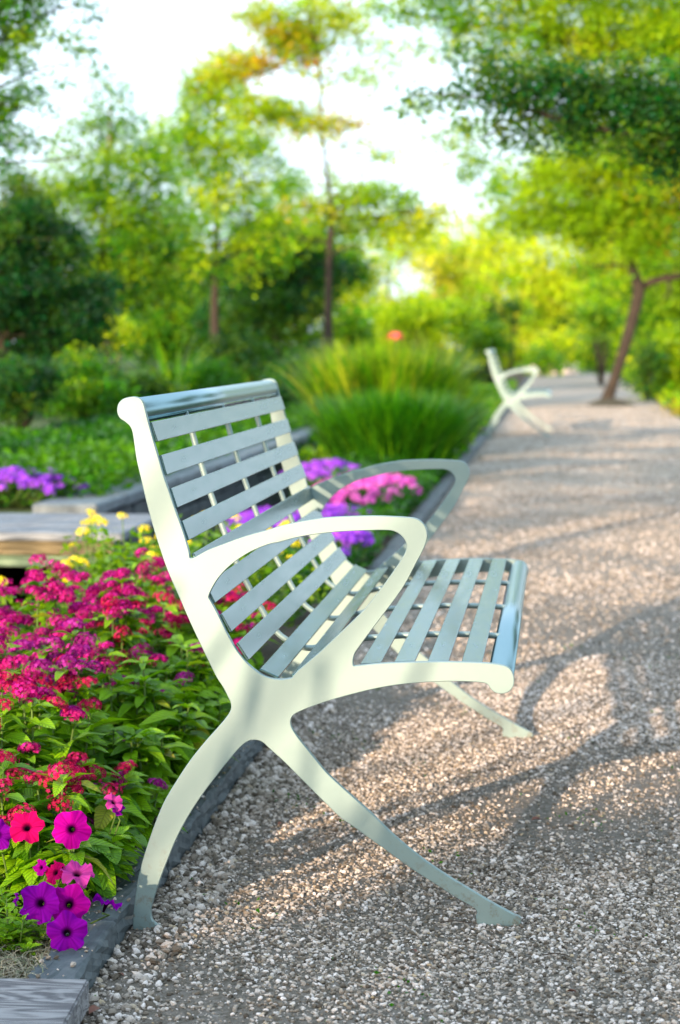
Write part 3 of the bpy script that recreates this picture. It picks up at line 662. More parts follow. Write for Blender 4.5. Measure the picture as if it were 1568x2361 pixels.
# far trees: glow of the light behind them is put into this leaf palette
FYG = [(0.40, 0.54, 0.012), (0.52, 0.60, 0.02), (0.24, 0.44, 0.008), (0.62, 0.62, 0.05)]
far = [(800,620,'first'),(900,640,''),(1010,650,''),(1110,640,''),(1230,640,''),(1340,640,''),(1460,700,''),(1550,720,'')]
farlab = ['pale yellow-green far tree directly right of the cypress trunk', 'far rounded yellow-green tree above the pale red flower', 'far yellow-green tree behind the middle of the grass clumps',
          'far tree above the dark shrubs beside the far bench', 'far yellow tree above the distant bench arm', 'far yellow-green tree at the distant end of the path, left of the oak trunk', 'bright far tree directly behind the oak trunk',
          'bright far tree right of the oak trunk, at the right margin']
for i, ((x, yv, _), lb) in enumerate(zip(far, farlab)):
    Yd = 66 + (i * 7) % 22
    foot_py = onY(x, 0, Yd)
    zb = ZG + 0.02 if x > 1000 else ZB
    bl_ = []
    for k in range(15):
        bx = x + random.uniform(-80, 80); by = yv + random.uniform(-90, 190); bl_.append((bx, by, random.uniform(35, 60), random.uniform(22, 40), random.uniform(.7, 1.1), random.choice([0, 1, 3, 1])))
    bl_.append((x, yv - 110 + random.uniform(-15, 15), 40, 22, .7, 1)); bl_.append((x + 40, yv - 90, 40, 22, .5, 1))
    px_tree('broadleaf_tree', lb, 'tree', Yd, [(x, 865, 14), (x + 4, 760, 11), (x - 4, yv + 20, 6)], bl_, FYG, 14, 1.4, grow=1.45, group='bright trees at the far end of the garden', zbase=zb, bark=M_BARK2)
for (x, yv, Yd, pal, lb, zb) in [
    (60, 560, 46, DARK, 'dark far tree filling the gap at the left margin', ZB), (330, 600, 52, MID, 'green far tree seen between the olive tree and the tall yellow-green one', ZB),
    (560, 590, 48, DARK, 'dark far tree beyond the bank, left of the cypress trunk', ZB), (700, 560, 56, MID, 'green far tree directly behind the cypress trunk', ZB),
    (1290, 690, 75, YG, 'low pale far tree over the end of the path', ZG), (1490, 560, 52, YG, 'tall yellow-green tree behind the crown of the leaning oak', ZG), (1600, 620, 45, MID, 'green tree cut off by the right margin behind the leaning oak', ZG)]:
    bl_ = [(x + random.uniform(-90, 90), yv + random.uniform(-30, 200), random.uniform(50, 75), random.uniform(32, 48), random.uniform(.8, 1.1), random.choice([0, 1, 2, 1])) for k in range(14)]
    px_tree('broadleaf_tree', lb, 'tree', Yd, [(x, 860, 16), (x + 4, 760, 12), (x - 4, yv + 20, 7)], bl_, pal, 14, 1.6, grow=1.35, group='trees beyond the garden', zbase=zb)
# shrubs: (px, py centre, rx, ry, Y, palette, label)
def shrub(px, py, rx, ry, Y, pal, label, zb, leafpx=13, tau=2.0, name='shrub', cat='shrub', n=6, bias=None, group=None):
    s = ppm(Y); c = onY(px, py, Y); foot = np.array([c[0], Y, zb])
    root = empty(name, foot, label, cat, group)
    B = []; st = []
    for k in range(n):
        a = random.uniform(0, 6.28); q = random.uniform(0.15, .6)
        cc = c + np.array([math.cos(a) * q * rx / s, math.sin(a) * q * rx / s, random.uniform(-.5, .5) * ry / s])
        B.append((cc - foot, np.array([rx * .55 / s, rx * .5 / s, ry * .6 / s]), 1.0, bias))
        st.append(([(0, 0, 0), (cc - foot) * .5 + rng.normal(0, .03, 3), cc - foot], [.02, .014, .005]))
    obj('stems', tubes_mesh('stems', st, M_BARK, 5), root)
    obj('foliage', crown_mesh('foliage', B, leafpx / s, pal, tau=tau), root)
    return root
shrub(1180, 712, 26, 26, 50, DARK, 'small round dark green shrub, right one of the pair beside the far bench', ZB, bias=2)
shrub(1125, 725, 36, 24, 50, DARK, 'broad dark green shrub, left one of the pair beside the far bench', ZB, bias=2)
shrub(1130, 790, 60, 45, 42, MID, 'mid green shrub behind the top of the far bench', ZB, bias=1)
shrub(1390, 735, 60, 36, 44, MID, 'green shrub left of the leaning oak trunk', ZG, bias=1)
shrub(1385, 820, 26, 50, 46, MID, 'narrow green shrub at the foot of the leaning oak trunk', ZG, bias=2)
shrub(1492, 860, 24, 70, 33, DARK, 'narrow dark green shrub right of the leaning oak trunk', ZG, bias=2)
shrub(1545, 830, 50, 110, 34, YG, 'bright yellow-green shrub at the right margin beside the path', ZG, bias=1, n=9)
shrub(1610, 965, 60, 40, 26, OR, 'low shrub with a few orange flowers at the right margin', ZG, bias=2)
shrub(820, 760, 60, 50, 40, MID, 'green shrub right of the cypress trunk', ZB, bias=1)
shrub(950, 740, 90, 50, 46, YG, 'yellow-green shrub beyond the grass clumps', ZB, bias=1)
shrub(1060, 740, 60, 50, 48, YG, 'yellow-green shrub left of the dark pair', ZB, bias=0)
shrub(1290, 800, 60, 50, 60, YG, 'pale yellow shrub above the distant end of the path', ZG, bias=3)
shrub(1250, 830, 50, 30, 58, MID, 'low green shrub behind the arm of the far bench', ZG, bias=1)
# left bank planting
shrub(40, 900, 110, 80, 12.5, DARK, 'dark leafy shrub at the far left of the bank, above the violet flowers', ZB, bias=1, n=10)
shrub(190, 890, 110, 80, 14, MID, 'shrub with scattered yellowish leaves behind the violet flowers', ZB, bias=0, n=10)
shrub(330, 930, 90, 70, 15, DARK, 'dark shrub behind the upper left corner of the bench back', ZB, bias=2, n=9)
shrub(560, 830, 110, 60, 24, DARK, 'dark green shrub above the top rail of the bench', ZB, bias=2, n=9)
shrub(690, 870, 90, 60, 22, DARK, 'dark low shrub just left of the tall grass clump', ZB, bias=1, n=9)
shrub(480, 890, 110, 60, 19, MID, 'olive shrub directly above the middle of the top rail', ZB, bias=0, n=9)
shrub(250, 770, 60, 40, 18, YG, 'yellowing shrub at the foot of the olive tree', ZB, bias=3, n=6)
shrub(640, 920, 80, 50, 17, DARK, 'dark low shrub right of the bench back corner', ZB, bias=1, n=8)

# spiky yucca above the bench
def blades(n, base_r, hmin, hmax, lean, width, pal, seg=4, curve=0.5, squash=1.0):
    V, Q, C = [], [], []
    pal = np.array(pal)
    for i in range(n):
        a = random.uniform(0, 6.283); r0 = base_r * math.sqrt(random.random())
        b = np.array([math.cos(a) * r0, math.sin(a) * r0 * squash, 0]); aa = a + random.gauss(0, .5)
        d = np.array([math.cos(aa), math.sin(aa), 0]); h = random.uniform(hmin, hmax); ln = lean * (0.12 + r0 / base_r) * random.uniform(.3, 1.5)
        side = np.array([-math.sin(aa + random.gauss(0, .6)), math.cos(aa), 0]); c = pal[random.randrange(len(pal))] * random.uniform(.45, 1.5)
        for k in range(seg + 1):
            t = k / seg; p = b + d * (ln * h * t ** (1 + curve)) + np.array([0, 0, h * (t - 0.28 * ln * t ** 3)])
            ww = width * (1 - t) ** .7 * .5 + 0.0003
            V += [p - side * ww, p + side * ww]; C += [c, c]
            if k < seg:
                j = len(V) - 2; Q.append((j, j + 1, j + 3, j + 2))
    return np.array(V), np.array(Q), np.clip(np.array(C), .004, 1)
GR = [(0.04, 0.19, 0.006), (0.10, 0.30, 0.006), (0.24, 0.42, 0.008), (0.02, 0.11, 0.006)]
def clump(name, label, loc, n, br, h0, h1, lean, wd, pal, cat='grass clump', group=None, sx=1.0, kind=None):
    V, Q, C = blades(n, br, h0, h1, lean, wd, pal)
    o = obj(name, mesh_np(name, V, Q, M_BLADE, False, C), None, loc); o.scale = (sx, 1, 1); tag(o, label, cat, group, kind); return o
p = onZ(905, 1083, ZG)
clump('grass_clump', 'lower nearer dark green ornamental grass mound beside the kerb', (-1.20, 12.6, ZG), 5200, .40, .36, .70, .5, .016, GR[:2] + GR[3:], group='ornamental grasses by the kerb')
clump('grass_clump', 'taller bright ornamental grass clump with upright blades behind the mound', (-1.52, 16.0, ZG), 5200, .50, .50, 1.08, .42, .020, GR + [(0.42, .46, .03)], group='ornamental grasses by the kerb')
clump('grass_clump', 'narrow grass tuft with pale arching blades against the kerb short of the far bench', (-1.05, 15.6, ZG), 2200, .22, .35, .72, .6, .016, GR + [(0.30, .36, .04)], group='ornamental grasses by the kerb')
clump('yucca', 'spiky yucca fan behind the bench back above the top rail', tuple(onZ(400, 960, ZB) * np.array([1, 1, 0]) + np.array([0, 0, ZB])), 160, .06, .5, 1.0, 1.0, .035, MID, cat='plant')
# low planting as cover: leaves on the bank and along the kerb
def cover(name, label, x0, x1, y0, y1, z, h, leaf, n, pal, mat=None):
    X = rng.uniform(x0, x1, n); Y = rng.uniform(y0, y1, n)
    if name == 'weeds':
        kk = (np.sin(X*11 + 1) * np.cos(Y*7) + np.sin(X*23 + Y*15) * .6 + rng.normal(0, .25, n)) > .95; X, Y = X[kk], Y[kk]; n = len(X)
    Z0 = 0; Z = z + rng.uniform(0, 1, n) ** .7 * h * (0.65 + 0.35 * np.sin(X*3.1 + Y*2.3) * np.cos(Y*1.7 - X))
    P = np.stack([X, Y, Z], -1); pal = np.array(pal)
    k = (np.sin(X*2.2) + np.cos(Y*1.9 + X) + rng.normal(0, .8, n)); ci = np.clip(((k + 2) / 4 * len(pal)).astype(int), 0, len(pal)-1)
    c = pal[ci] * rng.uniform(.7, 1.3, (n, 1))
    ax = rng.normal(size=(n, 3)); ax[:, 2] = np.abs(ax[:, 2]) * .5; ax /= np.linalg.norm(ax, axis=1)[:, None]
    bx = np.cross(ax, rng.normal(size=(n, 3)) * [.5, .5, 1]); bx /= np.linalg.norm(bx, axis=1)[:, None] + 1e-9
    ln = leaf * rng.uniform(.6, 1.3, (n, 1))
    q = np.stack([P, P + ax*ln*.5 + bx*ln*.28, P + ax*ln, P + ax*ln*.5 - bx*ln*.28], 1).reshape(-1, 3)
    o = obj(name, mesh_np(name, q, np.arange(len(q)).reshape(-1, 4), mat or M_LEAF, False, np.repeat(np.clip(c, .003, 1), 4, 0)))
    return tag(o, label, 'ground cover' if name != 'weeds' else 'weeds', kind='stuff')
G2 = [(0.02, 0.10, 0.008), (0.035, 0.15, 0.008), (0.07, 0.21, 0.01)]
cover('ground_cover', 'bright green low leafy cover on the bank behind the pond wall', -3.9, -2.15, 6.7, 17, ZB, .26, .055, 36000, G2)
cover('ground_cover', 'dark green low leaves farther back on the bank under the trees', -9, -2.2, 17, 34, ZB, .35, .12, 22000, DARK)
cover('ground_cover', 'green low foliage in the bed between the violet flowers and the grass mounds', -1.5, -.80, 4.8, 12.4, ZG, .17, .035, 20000, G2)
cover('ground_cover', 'green low foliage along the kerb from the grass mounds to the far bench and beyond', -2.0, -.80, 12.4, 40, ZG, .25, .08, 15000, MID)
cover('ground_cover', 'yellow-green foliage on the lawn at the right of the path', 1.6, 7, 22, 60, ZG, .25, .12, 16000, YG)

# ------------------------------------------------------------------ pond wall and boardwalk
wall = tag(empty('stone_wall', (-2.16, 6.3, -0.25), 'low curved dark stone retaining wall edging the pond behind the bench', 'wall'), None)
wall_y = 6.3
k = 0
for cz, ch, depth, jit in ((-0.20, .13, .22, .012), (-0.055, .13, .22, .014), (0.085, .12, .22, .012)):
    yy = 6.3 + random.uniform(0, .2)
    while yy < 22:
        L = random.uniform(.28, .6) * (1 if yy < 14 else 1.6)
        xw = -2.20 - 0.05 * math.sin(yy * .35)
        o = obj('stone', box_mesh('stone', (depth, L - .012, ch), M_SLATE, .008, .006), wall, (xw + 2.16 + random.uniform(-jit, jit), yy + L/2 - 6.3, cz + .07 + .25 - .05))
        yy += L
yy = 6.3
M_COPE = simple('coping_stone', (0.13, 0.16, 0.175), .7, 0, 14, .35, .4, .004)
while yy < 22.5:
    L = random.uniform(.5, .8); xw = -2.19 - 0.05 * math.sin(yy * .35)
    obj('coping', box_mesh('coping', (.30, L - .008, .055), M_COPE, .01, .005), wall, (xw + 2.16, yy + L/2 - 6.3, .225 + .25 - .02))
    yy += L
deck = empty('boardwalk', (-1.75, 5.2, -0.22), 'weathered grey wooden boardwalk crossing the pond at the left, with mossy side boards', 'boardwalk')
dz = 0.20
for i in range(3):
    obj('plank', box_mesh('plank', (3.4, .33, .035), M_DECK, .005, .002), deck, (-1.7 - random.uniform(0, .03), .17 + i * .338, dz + .22 - .0175))
obj('side_board', box_mesh('side_board', (3.36, .035, .055), M_WOOD2, .003), deck, (-1.72, .03, dz + .22 - .037 - .029))
obj('side_board', box_mesh('side_board', (3.30, .035, .075), M_WOOD3, .003), deck, (-1.75, .05, dz + .22 - .067 - .040))
for xx in (-.25, -1.6, -3.0):
    for yv in (.12, .9): obj('post', box_mesh('post', (.09, .09, .4), M_WOOD2, .004), deck, (xx, yv, -.02))
# plank at the bottom left corner of the view
bw = empty('timber_edging', onZ(60, 2310, ZG) * np.array([1, 1, 0]) + np.array([0, 0, ZG]), 'weathered grey timber board with splits at the bottom left corner, butting the slate kerb', 'timber')
zt = ZG + 0.034
cpts = [onZ(-900, 2243, zt), onZ(205, 2257, zt), onZ(128, 2400, zt), onZ(-900, 2420, zt)]
def timber(cp, name):
    V = [tuple(c - np.array(bw.location)) for c in cp] + [tuple(c - np.array(bw.location) - np.array([0, 0, .045])) for c in cp]
    bm = bmesh.new(); vv = [bm.verts.new(v) for v in V]
    for f in ((3,2,1,0),(4,5,6,7),(0,1,5,4),(1,2,6,5),(2,3,7,6),(3,0,4,7)): bm.faces.new([vv[i] for i in f])
    bmesh.ops.recalc_face_normals(bm, faces=bm.faces[:]); bmesh.ops.bevel(bm, geom=bm.edges[:], offset=.003, segments=2, affect='EDGES')
    me = bpy.data.meshes.new(name); bm.to_mesh(me); bm.free(); me.materials.append(M_WOOD); return me
obj('board', timber(cpts, 'board'), bw)

# ------------------------------------------------------------------ flowers
def leaf_mesh(name, L, W, mat, curl=0.25, fold=0.18, n=6):
    V, Q, UV = [], [], []
    for i in range(n + 1):
        t = i / n; wdt = W * 0.5 * math.sin(math.pi * min(1, t ** 0.8)) ** 0.8 * (1 if t < 1 else 0) if 0 < t < 1 else 0.0006
        z = -curl * L * t * t + 0.06 * L * math.sin(t * 3)
        for sgn in (-1, 0, 1):
            V.append((t * L, sgn * wdt, z + abs(sgn) * fold * wdt * 2 + (0.02 * L * math.sin(t * 14) if sgn else 0))); UV.append((t, 0.5 + 0.5 * sgn * (wdt / (W * .5 + 1e-6))))
    for i in range(n):
        for j in range(2):
            a = i*3 + j; Q.append((a, a+1, a+4, a+3))
    return mesh_np(name, V, Q, mat, True, None, UV)
PL = [leaf_mesh('leaf', 1.0, .42, M_PENTAS_LEAF, c, .16) for c in (.15, .32, .5)]
def floret_cluster(nflor, rad, cols, mat, petals=5, fl=0.0052, flat=.62):
    """dome of small star flowers"""
    V, Q, C = [], [], []
    cols = np.array(cols)
    for i in range(nflor):
        z = 1 - (i + .5) / nflor * 1.05; a = i * 2.39996 + random.uniform(-.3, .3); rr = math.sqrt(max(0, 1 - z*z))
        n_ = np.array([rr * math.cos(a), rr * math.sin(a), max(z, -.05)]); p = n_ * np.array([rad, rad, rad * flat]) * random.uniform(.85, 1.12)
        n_ /= np.linalg.norm(n_); t1 = np.cross(n_, [0.3, .2, 1]); t1 /= np.linalg.norm(t1) + 1e-9; t2 = np.cross(n_, t1)
        c = cols[random.randrange(len(cols))] * random.uniform(.75, 1.25); ph = random.random() * 6
        # tube
        b = len(V); V += [p, p + t1 * .0006 - n_ * rad * .6, p + t2 * .0006 - n_ * rad * .6]; C += [c * .8] * 3; Q.append((b, b+1, b+2, b+2))
        for k in range(petals):
            an = ph + 2 * math.pi * k / petals; d = t1 * math.cos(an) + t2 * math.sin(an); e = -t1 * math.sin(an) + t2 * math.cos(an)
            b = len(V); V += [p, p + d*fl*.6 + e*fl*.34 + n_*fl*.15, p + d*fl + n_*fl*.02, p + d*fl*.6 - e*fl*.34 + n_*fl*.15]; C += [np.clip(c * 1.2 + .035, 0, 1), c, c, c]; Q.append((b, b+1, b+2, b+3))
    return V, Q, C
def quads_fix(V, Q, C, name, mat):
    bm_ok = [q for q in Q if q[2] != q[3]]
    tri = [q[:3] for q in Q if q[2] == q[3]]
    V = list(V); C = list(C); qq = list(bm_ok)
    for t in tri:
        V.append((np.array(V[t[1]]) + np.array(V[t[2]])) / 2); C.append(C[t[0]]); qq.append((t[0], t[1], len(V) - 1, t[2]))
    return mesh_np(name, np.array(V, float), np.array(qq), mat, False, np.clip(np.array(C), .002, 1))
MAG = [(0.40, 0.003, 0.15), (0.52, 0.012, 0.26), (0.28, 0.002, 0.10)]
RED = [(0.42, 0.003, 0.06), (0.54, 0.015, 0.14), (0.30, 0.002, 0.05)]
PUR = [(0.30, 0.006, 0.19), (0.42, 0.03, 0.32), (0.22, 0.004, 0.14)]
clus = {k: [quads_fix(*floret_cluster(random.randint(34, 50), random.uniform(.021, .027), c, M_PETAL), 'flower_head', M_PETAL) for _ in range(3)] for k, c in (('mag', MAG), ('red', RED), ('pur', PUR))}
def rot_to(d, roll=0.0):
    return (Vector(d).to_track_quat('X', 'Z') @ Quaternion((1, 0, 0), roll)).to_euler()
def pentas(x, y, H, kinds, label, nst=11, spreadr=.135, leafL=(.052, .088), lf=0, pflower=.8):
    root = empty('pentas_plant', (x, y, ZG), label, 'flowering plant', 'pentas plants in the flower bed')
    st = []
    for s in range(nst):
        a = 2 * math.pi * s / nst + random.uniform(-.4, .4); q = random.uniform(.15, 1) * spreadr
        if s == 0: q = 0.02
        top = np.array([math.cos(a) * q, math.sin(a) * q, H * random.uniform(.8, 1.08) * (1 - .25 * (q / spreadr) ** 2)])
        base = top * np.array([.25, .25, 0]); mid = (base + top) / 2 + np.array([math.cos(a) * .02, math.sin(a) * .02, 0])
        st.append(([base, mid, top], [.0030, .0026, .0018]))
        whorls = 5
        for wi in range(whorls):
            t = 1 - wi * 0.16 - (.03 if wi == 0 else 0); pt = base + (top - base) * max(t, .12)
            nl = 4 if wi < 2 else 3
            for k in range(nl):
                an = a + wi * 1.2 + k * 2 * math.pi / nl + random.uniform(-.3, .3)
                d = (math.cos(an), math.sin(an), random.uniform(.05, .6) if wi == 0 else random.uniform(-.25, .45))
                o = obj('leaf', PL[random.randrange(3)], root, pt); L = random.uniform(*leafL) * (.75 if wi == 0 else 1.1)
                o.scale = (L, L, L); o.rotation_euler = rot_to(d, random.uniform(-.4, .4))
        if random.random() < pflower:
            o = obj('flower_head', random.choice(clus[random.choice(kinds)]), root, top + np.array([0, 0, .014]))
            for _k in range((random.randint(1, 3) if y > .6 else random.randint(0, 1)) if pflower > .5 else 0):
                o2 = obj('flower_head', random.choice(clus[random.choice(kinds)]), root, top + np.array([random.uniform(-.045, .045), random.uniform(-.045, .045), random.uniform(-.03, .012)])); o2.rotation_euler = (random.uniform(-.2, .8), random.uniform(-.3, .3), random.uniform(0, 6))
            sc_ = random.uniform(.8, 1.2); o.scale = (sc_, sc_, sc_); o.rotation_euler = (random.uniform(-.35, .35) + .25, random.uniform(-.3, .3), random.uniform(0, 6))
    obj('stems', tubes_mesh('stems', st, M_STEM, 6), root)
    return root
pl = [ # x, y, height, colours
 (-0.93, 0.12, .22, ['red'], 'pentas with bright red flower heads nearest the petunias', .9),
 (-0.88, 0.36, .18, ['red', 'mag'], 'pentas with red heads and large leaves just above the upper petunias', .9),
 (-0.875, 0.04, .15, ['red'], 'low leafy pentas with almost no flowers directly above the petunias', .12),
 (-1.02, 0.40, .31, ['red', 'mag'], 'pentas with red and pink heads at the left margin of the view', .9),
 (-0.86, 0.70, .19, ['pur'], 'shaded leafy pentas with few purple heads beside the bench leg', .35),
 (-1.00, 0.68, .33, ['pur', 'red'], 'pentas with mixed purple and red heads in the middle of the bed', .85),
 (-1.16, 0.70, .35, ['mag'], 'tall hot pink pentas at the left margin, above the red ones', 1),
 (-0.88, 0.98, .28, ['pur'], 'shaded pentas with purple heads behind the bench centre', .4),
 (-1.06, 1.02, .36, ['pur', 'mag'], 'pentas with magenta purple heads left of the bench back', 1),
 (-1.24, 1.08, .38, ['mag'], 'large hot pink pentas mound at the left edge near the pond', 1),
 (-0.84, 1.35, .28, ['pur'], 'green pentas with a few purple heads seen below the bench back', .3),
 (-1.02, 1.40, .37, ['mag', 'red'], 'crimson pentas close to the edge of the bench upright', 1),
 (-1.20, 1.46, .39, ['mag'], 'magenta pentas in the row before the yellow lantana', 1),
 (-1.38, 1.55, .38, ['mag'], 'magenta pentas next to the dark pond water', 1),
 (-0.92, 1.80, .33, ['mag', 'red'], 'pentas with red heads showing between the lower slats', .8),
 (-1.12, 1.86, .38, ['mag'], 'pink pentas touching the yellow lantana', .9),
 (-0.90, 2.30, .30, ['mag', 'red'], 'small pentas seen through the seat back gaps', .6),
 (-1.32, 2.00, .38, ['mag'], 'deep pink pentas at the back row by the pond', 1),
 (-1.10, 2.35, .38, ['mag'], 'two headed crimson pentas highest in the bed beside the lantana', .7),
]
for x, y_, H, kinds, lb, pf in pl: pentas(x, y_, H * 1.0, kinds, lb, pflower=pf)

pl2 = [(-0.84, 0.20, .10, ['pur'], 'low leafy pentas without many flowers next to the kerb by the rear bench leg', .05), (-0.945, 0.22, .20, ['red'], 'low pentas with big pale green leaves under the red heads', .15),
 (-0.85, 0.52, .13, ['pur'], 'dark leafy pentas against the kerb under the bench seat', .15), (-0.82, 0.92, .19, ['pur'], 'dark leafy pentas against the kerb beyond the bench leg', .2), (-0.82, 1.20, .22, ['pur'], 'leafy pentas at the kerb behind the lowest slats', .2),
 (-1.06, 0.24, .27, ['red', 'mag'], 'pentas with red heads cut off by the left margin', .9)]
for x, y_, H, kinds, lb, pf in pl2: pentas(x, y_, H, kinds, lb, pflower=pf, nst=10, spreadr=.11)
# yellow lantana behind
YEL = [(0.85, 0.72, 0.02), (0.9, 0.62, 0.02), (0.8, 0.75, 0.08)]
yclus = [quads_fix(*floret_cluster(16, .019, YEL, M_PETAL, 4, .007), 'flower_head', M_PETAL) for _ in range(2)]
def bushy(name, x, y, rx, ry, h, label, cat, nleaf, leaf, pal, heads, nheads, group=None, base=ZG, hs=1.0):
    root = empty(name, (x, y, base), label, cat, group)
    V, Q, C = leaf_cloud([((0, 0, h * .5), (rx, ry, h * .5), 1.0)], leaf, pal, tau=nleaf, clump=leaf * 1.6)
    obj('foliage', mesh_np('foliage', V, Q, M_LEAF, False, C), root)
    st = []
    for k in range(nheads):
        a = random.uniform(0, 6.28); q = math.sqrt(random.random()); px_, py_ = math.cos(a) * q * rx, math.sin(a) * q * ry
        pz = h * (.62 + .45 * math.sqrt(max(0, 1 - q * q))) * random.uniform(.9, 1.06)
        st.append(([(px_ * .4, py_ * .4, 0), (px_ * .8, py_ * .8, pz * .5), (px_, py_, pz)], [.002, .002, .0015]))
        o = obj('flower_head', random.choice(heads), root, (px_, py_, pz)); s = random.uniform(.75, 1.25) * hs; o.scale = (s, s, s); o.rotation_euler = (random.uniform(-.5, .6), random.uniform(-.4, .4), random.uniform(0, 6))
    obj('stems', tubes_mesh('stems', st, M_STEM, 5), root)
    return root
LG = [(0.14, 0.28, 0.015), (0.10, 0.23, 0.015), (0.18, 0.32, 0.02)]
bushy('lantana', -1.22, 2.75, .22, .25, .44, 'yellow lantana rising left of the bench upright, over the pentas', 'flowering plant', 2.4, .035, LG, yclus, 15, 'yellow lantanas')
bushy('lantana', -1.42, 3.0, .14, .2, .42, 'sparse yellow lantana leaning over the pond by the boardwalk', 'flowering plant', .8, .03, LG, yclus, 7, 'yellow lantanas')
bushy('lantana', -1.05, 3.3, .25, .35, .42, 'yellow lantana seen through the middle slats of the bench back', 'flowering plant', 2.2, .035, LG, yclus, 18, 'yellow lantanas')
bushy('lantana', -1.00, 4.2, .22, .4, .32, 'green lantana with few yellow heads behind the lower slats', 'flowering plant', 2.2, .035, G2, yclus, 8, 'yellow lantanas')
bushy('lantana', -1.42, 1.75, .10, .10, .37, 'small yellow lantana sprig by the black water at the left', 'flowering plant', .5, .03, LG, yclus, 6, 'yellow lantanas')
VIO = [(0.30, 0.06, 0.62), (0.42, 0.10, 0.75), (0.24, 0.05, 0.5)]
PNK = [(0.62, 0.09, 0.48), (0.75, 0.18, 0.60), (0.5, 0.06, 0.42)]
vclus = [quads_fix(*floret_cluster(14, .026, VIO, M_PETAL, 5, .012), 'flower_head', M_PETAL) for _ in range(2)]
pclus = [quads_fix(*floret_cluster(14, .028, PNK, M_PETAL, 5, .013), 'flower_head', M_PETAL) for _ in range(2)]
bushy('verbena', -1.25, 7.2, .36, .9, .13, 'violet verbena patch between the two arm rests, nearer the bench', 'flowering plant', 1.4, .03, G2, vclus, 150, 'verbena patches', hs=1.1)
bushy('verbena', -1.10, 9.2, .32, 1.0, .16, 'pink verbena patch showing through the far arm rest beside the kerb', 'flowering plant', 1.2, .03, G2, pclus, 130, 'verbena patches', hs=1.2)
bushy('verbena', -1.55, 11.0, .25, .8, .15, 'violet verbena patch behind the far end of the bench back', 'flowering plant', 1.2, .03, G2, vclus, 80, 'verbena patches', hs=1.2)
bushy('verbena', -0.90, 5.6, .12, .5, .17, 'small violet verbena trailing by the kerb under the near arm rest', 'flowering plant', 1.2, .03, G2, vclus, 45, 'verbena patches')
bushy('verbena', -2.68, 6.85, .42, .3, .15, 'violet verbena mass at the left beyond the boardwalk', 'flowering plant', 1.4, .03, G2, vclus, 170, 'verbena patches', base=ZB)

# petunias in front
def petunia_mesh(colr, r=.0335, ruff=.0085):
    V, C, Q = [], [], []; nr = 9; ns = 45; col_ = np.array(colr)
    ph = random.random() * 6
    for i in range(nr + 1):
        t = i / nr
        for s in range(ns):
            an = 2 * math.pi * s / ns; lobe = 1 - .17 * abs(math.sin(an * 2.5 + ph)) ** 6 * t + 0.03 * math.sin(an * 11 + ph) * t
            rr = (0.0045 + (r - .0045) * max(0, (t - .25) / .75)) * (lobe if t > .25 else 1) if t > .25 else .0045 * (.6 + 1.6 * t)
            z = -0.022 * (1 - min(1, t / .3)) ** 1.0 + (.006 * math.sin(max(0, t - .3) * 2.2)) - .004 * t * t + ruff * t ** 3 * math.sin(an * 5 + ph) + ruff * .5 * t ** 4 * math.sin(an * 13 + 2 * ph)
            V.append((rr * math.cos(an), rr * math.sin(an), z))
            vein = ((.70 + .30 * min(1, 3 * abs(math.sin(an * 2.5 + ph + .3)))) * (.86 + .14 * math.sin(an * 20 + ph)) * (.75 + .35 * t)) if t > .3 else 1
            c = col_ * vein if t > .34 else (np.array((.012, .002, .012)) if t < .3 else col_ * .35)
            C.append(c)
    for i in range(nr):
        for s in range(ns):
            s2 = (s + 1) % ns; Q.append((i*ns + s, i*ns + s2, (i+1)*ns + s2, (i+1)*ns + s))
    return mesh_np('petunia_flower', V, Q, M_PETAL, True, np.clip(np.array(C), .001, 1))
PMAG, PRED, PPUR, PPNK = (.55, .004, .34), (.58, .005, .13), (.22, .004, .34), (.60, .06, .38)
pet = {k: petunia_mesh(v) for k, v in (('mag', PMAG), ('red', PRED), ('pur', PPUR), ('pnk', PPNK), ('pm', (.38, .004, .30)))}
PET_LEAF = big_leaf_material('petunia_leaf_skin', (0.10, 0.28, 0.006), (0.26, 0.50, 0.006), .35)
pleaf = leaf_mesh('leaf', 1.0, .45, PET_LEAF, .25, .1, 5)
def petunia(x, y, r, nleaf, flowers, label):
    root = empty('petunia_plant', (x, y, ZG), label, 'flowering plant', 'petunias at the front of the bed')
    st = []
    ns_ = nleaf // 11
    for s in range(ns_):
        a = random.uniform(0, 6.28); q = math.sqrt(random.random()) * r
        top = np.array([math.cos(a) * q, math.sin(a) * q, random.uniform(.035, .085) * (1.15 - .5 * q / r)]); base = top * np.array([.6, .6, 0])
        st.append(([base, (base + top) / 2, top], [.0018, .0016, .001]))
        for k in range(11):
            t = 1 - .8 * k / 11; pt = base + (top - base) * t; an = k * 2.4 + a
            d = (math.cos(an), math.sin(an), .9 * t - .1)
            o = obj('leaf', pleaf, root, pt); L = random.uniform(.020, .034) * (.7 if k < 2 else 1.1); o.scale = (L, L, L); o.rotation_euler = rot_to(d, random.uniform(-.3, .3))
    for (px, py, Yf, kind, s, face) in flowers:
        c = onY(px, py, Yf) - np.array([x, y, ZG]); o = obj('flower', pet[kind], root, c); o.scale = (s, s, s)
        o.rotation_euler = (Vector(face).to_track_quat('Z', 'Y') @ Quaternion((0, 0, 1), random.random() * 6)).to_euler()
        st.append(([np.array([c[0] * .6, c[1] + .03, 0.01]), c + np.array([0, .02, -.025]), c - np.array(Vector(face).normalized()) * .018], [.0018, .0016, .002]))
    obj('stems', tubes_mesh('stems', st, M_STEM, 6), root)
    return root
